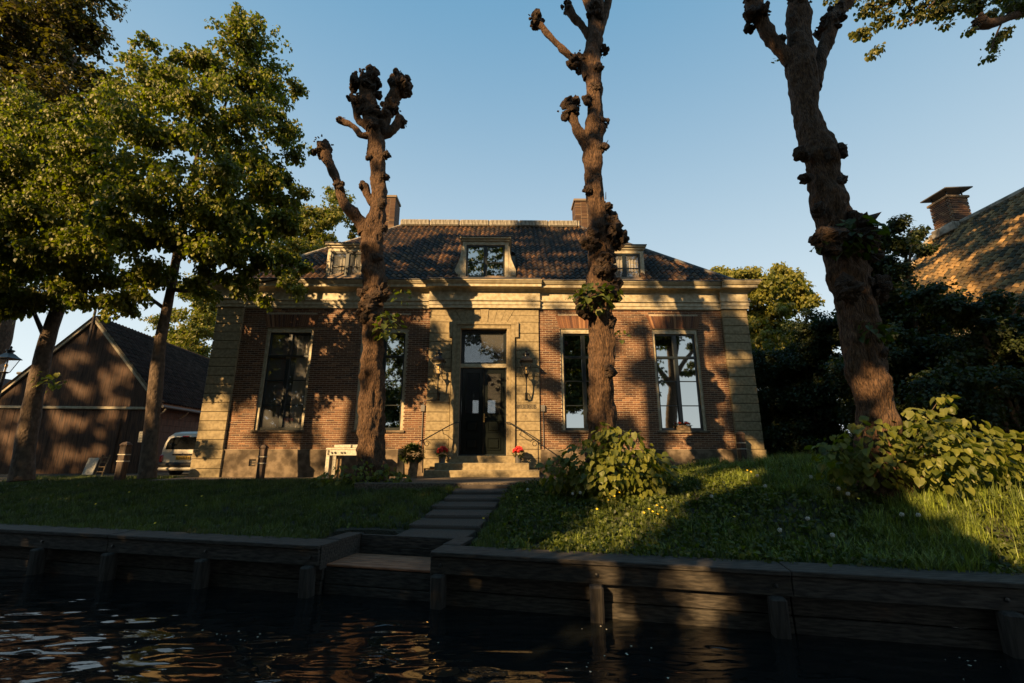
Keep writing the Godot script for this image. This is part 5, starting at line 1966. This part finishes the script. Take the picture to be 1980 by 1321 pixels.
func build_small_things() -> void:
	# wall lanterns
	for s in [[-1.0, "black iron wall lantern on the stonework beside the cable pipe"], [1.0, "black iron wall lantern above the carved house name"]]:
		var x: float = -1.36 if s[0] < 0 else 1.31
		var L := thing("wall_lantern", s[1], "lantern", Vector3(x, 0, 0), 0.0, "wall lanterns beside the door")
		var mb := Mb.new()
		mb.cbox(Vector3(0, 2.42, 0.075), Vector3(0.07, 0.24, 0.03), 0.01)
		put("wall_plate", mb, M.iron, L)
		mb = Mb.new()
		mb.tube([Vector3(0, 2.36, 0.08), Vector3(0, 2.34, 0.16), Vector3(0, 2.42, 0.26), Vector3(0, 2.6, 0.31), Vector3(0, 2.78, 0.34), Vector3(0, 2.92, 0.345)], [0.028, 0.028, 0.024, 0.021, 0.018, 0.02], 8)
		mb.tube([Vector3(0, 2.52, 0.08), Vector3(0, 2.56, 0.15), Vector3(0, 2.50, 0.22), Vector3(0, 2.44, 0.20)], [0.014, 0.014, 0.012, 0.01], 7)
		put("bracket", mb, M.iron, L)
		mb = Mb.new()
		mb.lathe(Vector3(0, 2.90, 0.345), [Vector2(0.0, 0.0), Vector2(0.02, 0.0), Vector2(0.035, 0.06), Vector2(0.065, 0.14), Vector2(0.07, 0.16), Vector2(0.0, 0.16)], 8)
		put("cup", mb, M.iron, L)
		lantern_head(L, Vector3(0, 3.03, 0.345), 1.16)
	# handrails
	for s in [[-1.0, "thin black iron handrail sloping down beside the leafy planter"], [1.0, "thin black iron handrail sloping down below the carved house name"]]:
		var R := thing("handrail", s[1], "handrail", Vector3.ZERO, 0.0, "handrails at the stoop")
		var d: float = s[0]
		var mb := Mb.new()
		mb.tube([Vector3(d * 0.66, 1.62, 0.12), Vector3(d * 0.78, 1.63, 0.20), Vector3(d * 0.98, 1.52, 0.32), Vector3(d * 1.62, 1.08, 0.95), Vector3(d * 1.68, 1.06, 1.03), Vector3(d * 1.70, 1.10, 1.06)], [0.016, 0.016, 0.016, 0.016, 0.014, 0.01], 8)
		put("rail", mb, M.iron, R)
		mb = Mb.new()
		mb.tube([Vector3(d * 1.60, 0.2, 0.93), Vector3(d * 1.60, 1.09, 0.93)], [0.014, 0.014], 8)
		put("baluster", mb, M.iron, R)
		for k in 2:
			mb = Mb.new()
			var pts := []
			var rr := []
			for i in 14:
				var a := TAU * i / 11.0
				var q := 0.09 - 0.004 * i
				pts.append(Vector3(d * (1.60 + (0.09 if k == 0 else -0.09)) + cos(a) * q, 0.98 + sin(a) * q, 0.93))
				rr.append(0.009)
			mb.tube(pts, rr, 6)
			put("scroll", mb, M.iron, R)
		mb = Mb.new()
		mb.tube([Vector3(d * 1.15, 1.39, 0.49), Vector3(d * 1.13, 1.28, 0.42), Vector3(d * 1.10, 1.27, 0.07)], [0.01, 0.01, 0.01], 6)
		put("wall_stay", mb, M.iron, R)
	# striped bollards
	for b in [["brown wooden bollard with two pale stripes at the right corner of the house", 1437, 0.5, 0.22, 1.12, 0.095], ["brown wooden bollard with pale stripe before the left ground-floor window", 507, 1.1, 0.03, 0.92, 0.085], ["brown wooden bollard with two pale stripes before the black barn", 238, 1.4, 0.03, 0.98, 0.095]]:
		var p := at(b[1], 890, b[2])
		var Bo := thing("wooden_bollard", b[0], "bollard", Vector3(p.x, b[3] - 0.1, b[2]), 0.0, "striped wooden bollards")
		var mb := Mb.new()
		var w: float = b[5]
		var hh: float = b[4]
		mb.cbox(Vector3(0, hh / 2, 0), Vector3(w * 2.0, hh, w * 2.0), 0.02)
		mb.lathe(Vector3(0, hh, 0), [Vector2(w * 1.38, 0.0), Vector2(w * 1.5, 0.03), Vector2(w * 0.9, 0.09), Vector2(0.0, 0.12)], 4, true, PI / 4)
		put("shaft", mb, M.bollard, Bo)
		for k in 2:
			mb = Mb.new()
			mb.cbox(Vector3(0, hh - 0.22 - 0.17 * k, 0), Vector3(w * 2.0 + 0.012, 0.025, w * 2.0 + 0.012), 0.004)
			put("stripe", mb, M.white, Bo)
	var p0 := at(772, 890, 1.3)
	var St := thing("dark_stone_post", "short dark post against the plinth beside the planter", "post", Vector3(p0.x, 0, 1.0))
	var mb := Mb.new()
	mb.cbox(Vector3(0, 0.42, 0), Vector3(0.2, 0.86, 0.2), 0.02)
	put("shaft", mb, M.rubber, St)
	# the white outdoor kitchen table behind the pollard
	var tp := at(672, 890, 1.0)
	var K := thing("white_kitchen_table", "white outdoor cooking table with round knobs half behind the shorter pollard", "table", Vector3(tp.x, 0.05, 0.95))
	mb = Mb.new()
	mb.cbox(Vector3(0, 0.79, 0), Vector3(1.05, 0.05, 0.6), 0.01)
	put("table_top", mb, M.white, K)
	mb = Mb.new()
	mb.cbox(Vector3(0, 0.69, 0.27), Vector3(0.98, 0.15, 0.04), 0.008)
	put("front_panel", mb, M.white, K)
	for x in [-0.36, -0.27, -0.10, -0.02]:
		mb = Mb.new()
		mb.lathe(Vector3.ZERO, [Vector2(0.028, 0.0), Vector2(0.026, 0.025), Vector2(0.0, 0.027)], 10)
		inst("knob", mb.mesh(), M.iron if x < -0.25 and x > -0.3 else M.lead, K, Transform3D(Basis(Vector3.RIGHT, PI / 2), Vector3(x, 0.69, 0.29)))
	for x in [-0.46, 0.46]:
		for z in [-0.25, 0.25]:
			mb = Mb.new()
			mb.cbox(Vector3(x, 0.38, z), Vector3(0.10, 0.77, 0.08), 0.008)
			put("leg", mb, M.white, K)
	for q in [[-0.12, 0.46], [0.28, 0.26]]:
		mb = Mb.new()
		mb.cbox(Vector3(q[0], 0.87, 0.0), Vector3(q[1], 0.08, 0.4), 0.012, Basis(Vector3.RIGHT, 0.06))
		put("lid", mb, M.white, K)
	for x in [-0.26, -0.16]:
		mb = Mb.new()
		mb.cbox(Vector3(x, 0.36, 0.1), Vector3(0.045, 0.66, 0.045), 0.006)
		put("stay", mb, M.pot, K)
	# planters at the stoop
	planter("round stone planter with a grey green shrub beside the stoop", Vector3(-1.86, 0.09, 1.2), 0.20, 0.46, M.pot, "shrub")
	planter("dark pot of red geraniums on the stoop below the left lantern", Vector3(-1.14, 0.46, 0.45), 0.11, 0.2, M.grey_pot, "red")
	planter("grey pot of red geraniums on the stoop below the carved house name", Vector3(1.06, 0.46, 0.42), 0.11, 0.2, M.lead, "red")
	var wb := thing("window_box", "pale window box of red and white flowers on the right hand sill", "window box", Vector3(6.12, 1.40, 0.0))
	mb = Mb.new()
	mb.cbox(Vector3(0, 0.08, -0.01), Vector3(0.42, 0.16, 0.15), 0.02)
	put("trough", mb, M.pot, wb)
	flower_heads(wb, Vector3(0, 0.20, 0.0), Vector3(0.2, 0.05, 0.06), 16, 0.035, [Color(0.65, 0.05, 0.03), Color(0.7, 0.62, 0.5), Color(0.75, 0.12, 0.05)])
	leaves_round(wb, Vector3(0, 0.16, 0.0), Vector3(0.22, 0.05, 0.08), 40, 0.06)
	var fi := thing("red_flower_pot", "pot of red flowers inside the left hand window", "flower pot", Vector3(-6.05, 1.44, -0.30))
	mb = Mb.new()
	mb.lathe(Vector3.ZERO, [Vector2(0.07, 0), Vector2(0.1, 0.14), Vector2(0.085, 0.14), Vector2(0.0, 0.12)], 12)
	put("pot", mb, M.grey_pot, fi)
	flower_heads(fi, Vector3(0, 0.24, 0), Vector3(0.2, 0.08, 0.04), 10, 0.045, [Color(0.7, 0.04, 0.03), Color(0.8, 0.3, 0.2)])


func leaves_round(parent: Node3D, c: Vector3, r: Vector3, n: int, size: float) -> void:
	var xf := []
	var cl := []
	for i in n:
		var d := rdir()
		xf.append(Transform3D(face_basis(d + Vector3(0, 0.3, 0), 0.3).scaled(Vector3.ONE * size * rnd(0.6, 1.2)), c + d * r))
		cl.append(Color(0.04, 0.06, 0.015).lerp(Color(0.12, 0.14, 0.04), rng.randf()))
	tag(many("foliage", leaf_mesh(Color(1, 1, 1)), M.leaf, xf, cl, parent), "", "", "", "stuff")


func flower_heads(parent: Node3D, c: Vector3, r: Vector3, n: int, size: float, tones: Array) -> void:
	for i in n:
		var mb := Mb.new()
		mb.tinted = true
		var d := rdir()
		d.y = absf(d.y)
		for k in 9:
			mb.col = tones[i % tones.size()] * rnd(0.75, 1.1)
			mb.lump(rdir() * size * 0.55, size * 0.5, noise, 0.3, 4, 6)
		inst("flower_head", mb.mesh(), M.petal, parent, Transform3D(Basis(), c + d * r))


func planter(label: String, p: Vector3, r: float, h: float, m: Material, kind: String) -> void:
	var P := thing("flower_pot" if kind == "red" else "stone_planter", label, "planter", p)
	var mb := Mb.new()
	mb.lathe(Vector3.ZERO, [Vector2(0.0, 0.0), Vector2(r * 0.78, 0.0), Vector2(r * 0.95, h * 0.85), Vector2(r * 1.05, h * 0.87), Vector2(r * 1.05, h), Vector2(r * 0.9, h), Vector2(r * 0.88, h - 0.03), Vector2(0.0, h - 0.04)], 20)
	put("pot", mb, m, P)
	if kind == "red":
		leaves_round(P, Vector3(0, h + 0.06, 0), Vector3(r * 1.25, 0.08, r * 1.25), 90, 0.08)
		flower_heads(P, Vector3(0, h + 0.10, 0), Vector3(r * 1.25, 0.14, r * 1.25), 26, 0.045, [Color(0.62, 0.02, 0.02), Color(0.5, 0.015, 0.02), Color(0.7, 0.05, 0.03)])
	else:
		leaves_round(P, Vector3(0, h + 0.16, 0), Vector3(0.30, 0.22, 0.30), 420, 0.085)
		leaves_round(P, Vector3(0.05, h + 0.12, 0.02), Vector3(0.2, 0.16, 0.2), 260, 0.08)


# ---------------------------------------------------------------- grass, weeds, flowers

func tuft(n: int, h: float, w: float, spread: float) -> Mesh:
	var mb := Mb.new()
	mb.tinted = true
	for i in n:
		var a := rnd(0, TAU)
		var o := Vector3(cos(a), 0, sin(a))
		var s := Vector3(-sin(a), 0, cos(a)) * w
		var base := o * rnd(0, spread)
		var hh := h * rnd(0.55, 1.1)
		var lean := rnd(0.1, 0.6)
		var m1 := base + o * hh * lean * 0.3 + Vector3(0, hh * 0.55, 0)
		var tip := base + o * hh * lean + Vector3(0, hh * (1.0 - lean * 0.35), 0)
		mb.col = Color(1, 1, 1).lerp(Color(0.7, 0.85, 0.6), rng.randf())
		mb.quad(base - s, base + s, m1 + s * 0.8, m1 - s * 0.8)
		mb.tri(m1 - s * 0.8, m1 + s * 0.8, tip)
	return mb.mesh()


func on_lawn(x: float, z: float) -> bool:
	var s := quay_z(x) - z
	if s < 0.37 or z < 0.1:
		return false
	if x < -1.9 and z < 1.7 and x > -8.6:
		return false
	if x > -2.7 and x < 2.15 and z < 3.7:
		return false
	if z > 3.4 and absf(x - path_x(z)) < 0.6:
		return false
	if x > -1.95 and x < 0.0 and s < 1.4:
		return false
	return true


func build_plants() -> void:
	var short := tuft(9, 0.10, 0.0035, 0.05)
	var tall := tuft(9, 0.36, 0.0045, 0.07)
	var xf := []
	var cl := []
	var xt := []
	var ct := []
	var xw := []
	var cw := []
	var lo := Color(0.035, 0.05, 0.010)
	var hi := Color(0.14, 0.165, 0.022)
	while xf.size() < 30000:
		var x := rnd(-13.0, 9.5)
		var z := rnd(0.1, 10.2)
		if not on_lawn(x, z):
			continue
		if x > 0.8 and rng.randf() < 0.5:
			continue
		var y := ground_y(x, z) - 0.008
		xf.append(Transform3D(Basis(Vector3.UP, rnd(0, TAU)).scaled(Vector3.ONE * rnd(0.6, 1.4)), Vector3(x, y, z)))
		cl.append(lo.lerp(hi, clampf(rng.randf() * 0.6 + noise.get_noise_2d(x, z) * 0.6 + 0.2, 0, 1)))
	while xt.size() < 8500:
		var x := rnd(0.8, 9.5)
		var z := rnd(2.0, 10.2)
		if not on_lawn(x, z):
			continue
		var thick := smoothstep(-0.25, 0.4, noise.get_noise_2d(x * 0.6, z * 0.6 + 4)) * (0.15 + 0.85 * smoothstep(3.0, 6.5, x))
		if rng.randf() > thick:
			continue
		var y := ground_y(x, z) - 0.01
		var sc := rnd(0.45, 1.0) * lerpf(0.6, 1.35, smoothstep(4.0, 7.5, x))
		xt.append(Transform3D(Basis(Vector3.UP, rnd(0, TAU)).scaled(Vector3(1, sc, 1)), Vector3(x, y, z)))
		ct.append((lo * 1.5).lerp(hi * 1.9, rng.randf()))
	while xw.size() < 7000:
		var x := rnd(-12.0, 9.5)
		var z := rnd(0.2, 10.2)
		if not on_lawn(x, z):
			continue
		if rng.randf() > (0.9 if x > 0.6 else 0.10):
			continue
		var y := ground_y(x, z) + rnd(0.02, 0.13 if x > 0.6 else 0.04)
		xw.append(Transform3D(Basis(Vector3.UP, rnd(0, TAU)).scaled(Vector3.ONE * rnd(0.6, 1.2)), Vector3(x, y, z)))
		cw.append((lo * 1.1).lerp(hi * 1.1, rng.randf()))
	tag(many("lawn_grass", short, M.grass, xf, cl), "short green grass on the canal bank", "grass", "", "stuff")
	tag(many("tall_grass", tall, M.grass, xt, ct), "tall loose grass on the right hand bank", "grass", "", "stuff")
	tag(many("ground_weeds", cluster(9, 0.10, 0.055), M.leaf, xw, cw), "leafy weeds covering the bank", "weeds", "", "stuff")
	# dandelion clocks and buttercups
	var clock := Mb.new()
	for i in 60:
		var d := rdir()
		clock.tube([d * 0.004, d * 0.026], [0.0008, 0.0008], 3, false)
		var e := d * 0.026
		var s := d.cross(Vector3(0.3, 1, 0.2)).normalized() * 0.007
		var t := d.cross(s).normalized() * 0.007
		clock.tri_out(e + s, e - s * 0.5 + t, e - s * 0.5 - t, d)
	var fluff := mat(0.55, 0.53, 0.47, 0.9)
	var stalk := mat(0.12, 0.14, 0.04, 0.7)
	for q in [[1107, 955], [1122, 953], [1464, 920], [1480, 940], [1622, 945], [1640, 955], [1562, 1003], [1508, 1025], [1568, 922], [1610, 1035], [1744, 995], [1776, 996], [1738, 900], [1376, 960], [1020, 947]]:
		flower_at("dandelion_clock", "grey dandelion seed head on the weedy bank", "dandelion", "dandelion seed heads on the bank", q[0], q[1], clock.mesh(), fluff, stalk, 1.0)
	var cup := Mb.new()
	cup.tinted = true
	cup.col = Color(0.75, 0.52, 0.02)
	for i in 5:
		var a := TAU * i / 5
		var o := Vector3(cos(a), 0, sin(a))
		var s := Vector3(-sin(a), 0, cos(a))
		cup.quad(Vector3.ZERO, o * 0.012 + s * 0.009 + Vector3(0, 0.004, 0), o * 0.02 + Vector3(0, 0.012, 0), o * 0.012 - s * 0.009 + Vector3(0, 0.004, 0))
	for q in [[1180, 955], [1188, 960], [1197, 953], [1176, 968], [1255, 985], [1270, 978], [1262, 990], [1280, 982], [1245, 992], [1272, 995], [1288, 988], [1154, 985], [1445, 910], [1452, 913], [1660, 965], [1000, 962], [935, 1003], [1420, 1000], [1300, 1000], [390, 960], [300, 1012], [360, 978], [185, 975], [250, 952]]:
		flower_at("buttercup", "yellow buttercup on a thin stalk in the grass", "flower", "buttercups in the grass", q[0], q[1], cup.mesh(), M.petal, stalk, 1.0)
	# petals drifting on the water
	var pm := Mb.new()
	pm.quad(Vector3(-0.008, 0, -0.006), Vector3(-0.006, 0.002, 0.007), Vector3(0.008, 0, 0.005), Vector3(0.007, 0.002, -0.006))
	var xp := []
	for i in 60:
		var cx := rnd(-4, 5)
		var cz := rnd(8.6, 12.2)
		for k in rng.randi_range(1, 9):
			var x := cx + rng.randfn() * 0.12
			var z := cz + rng.randfn() * 0.08
			if z > quay_z(x) + 0.15:
				xp.append(Transform3D(Basis(Vector3.UP, rnd(0, TAU)).scaled(Vector3.ONE * rnd(0.5, 1.3)), Vector3(x, -1.046, z)))
	tag(many("floating_petals", pm.mesh(), mat(0.6, 0.55, 0.42, 0.8), xp, []), "pale petals floating on the dark water", "petals", "", "stuff")


func flower_at(called: String, label: String, cat: String, group: String, px: float, py: float, mesh: Mesh, m: Material, stalk: Material, s: float) -> void:
	# walk along the pixel's ray until it stands a stalk's height above the bank
	var r := ray(px, py)
	var t := 2.0
	var p := EYE
	while t < 14.0:
		p = EYE + r * t
		if p.z < quay_z(p.x) - 0.5 and p.y < ground_y(p.x, p.z) + 0.24:
			break
		t += 0.03
	if t >= 14.0:
		return
	var g := ground_y(p.x, p.z)
	var F := thing(called, label, cat, Vector3(p.x, g, p.z), 0.0, group)
	var mb := Mb.new()
	mb.tube([Vector3(0.01, -0.02, 0.0), Vector3(0.008, (p.y - g) * 0.5, 0.004), Vector3(0, p.y - g, 0)], [0.003, 0.0025, 0.002], 5)
	put("stalk", mb, stalk, F)
	inst("flower_head", mesh, m, F, Transform3D(Basis(Vector3.RIGHT, rnd(0.2, 0.9)).scaled(Vector3.ONE * s), Vector3(0, p.y - g, 0)))
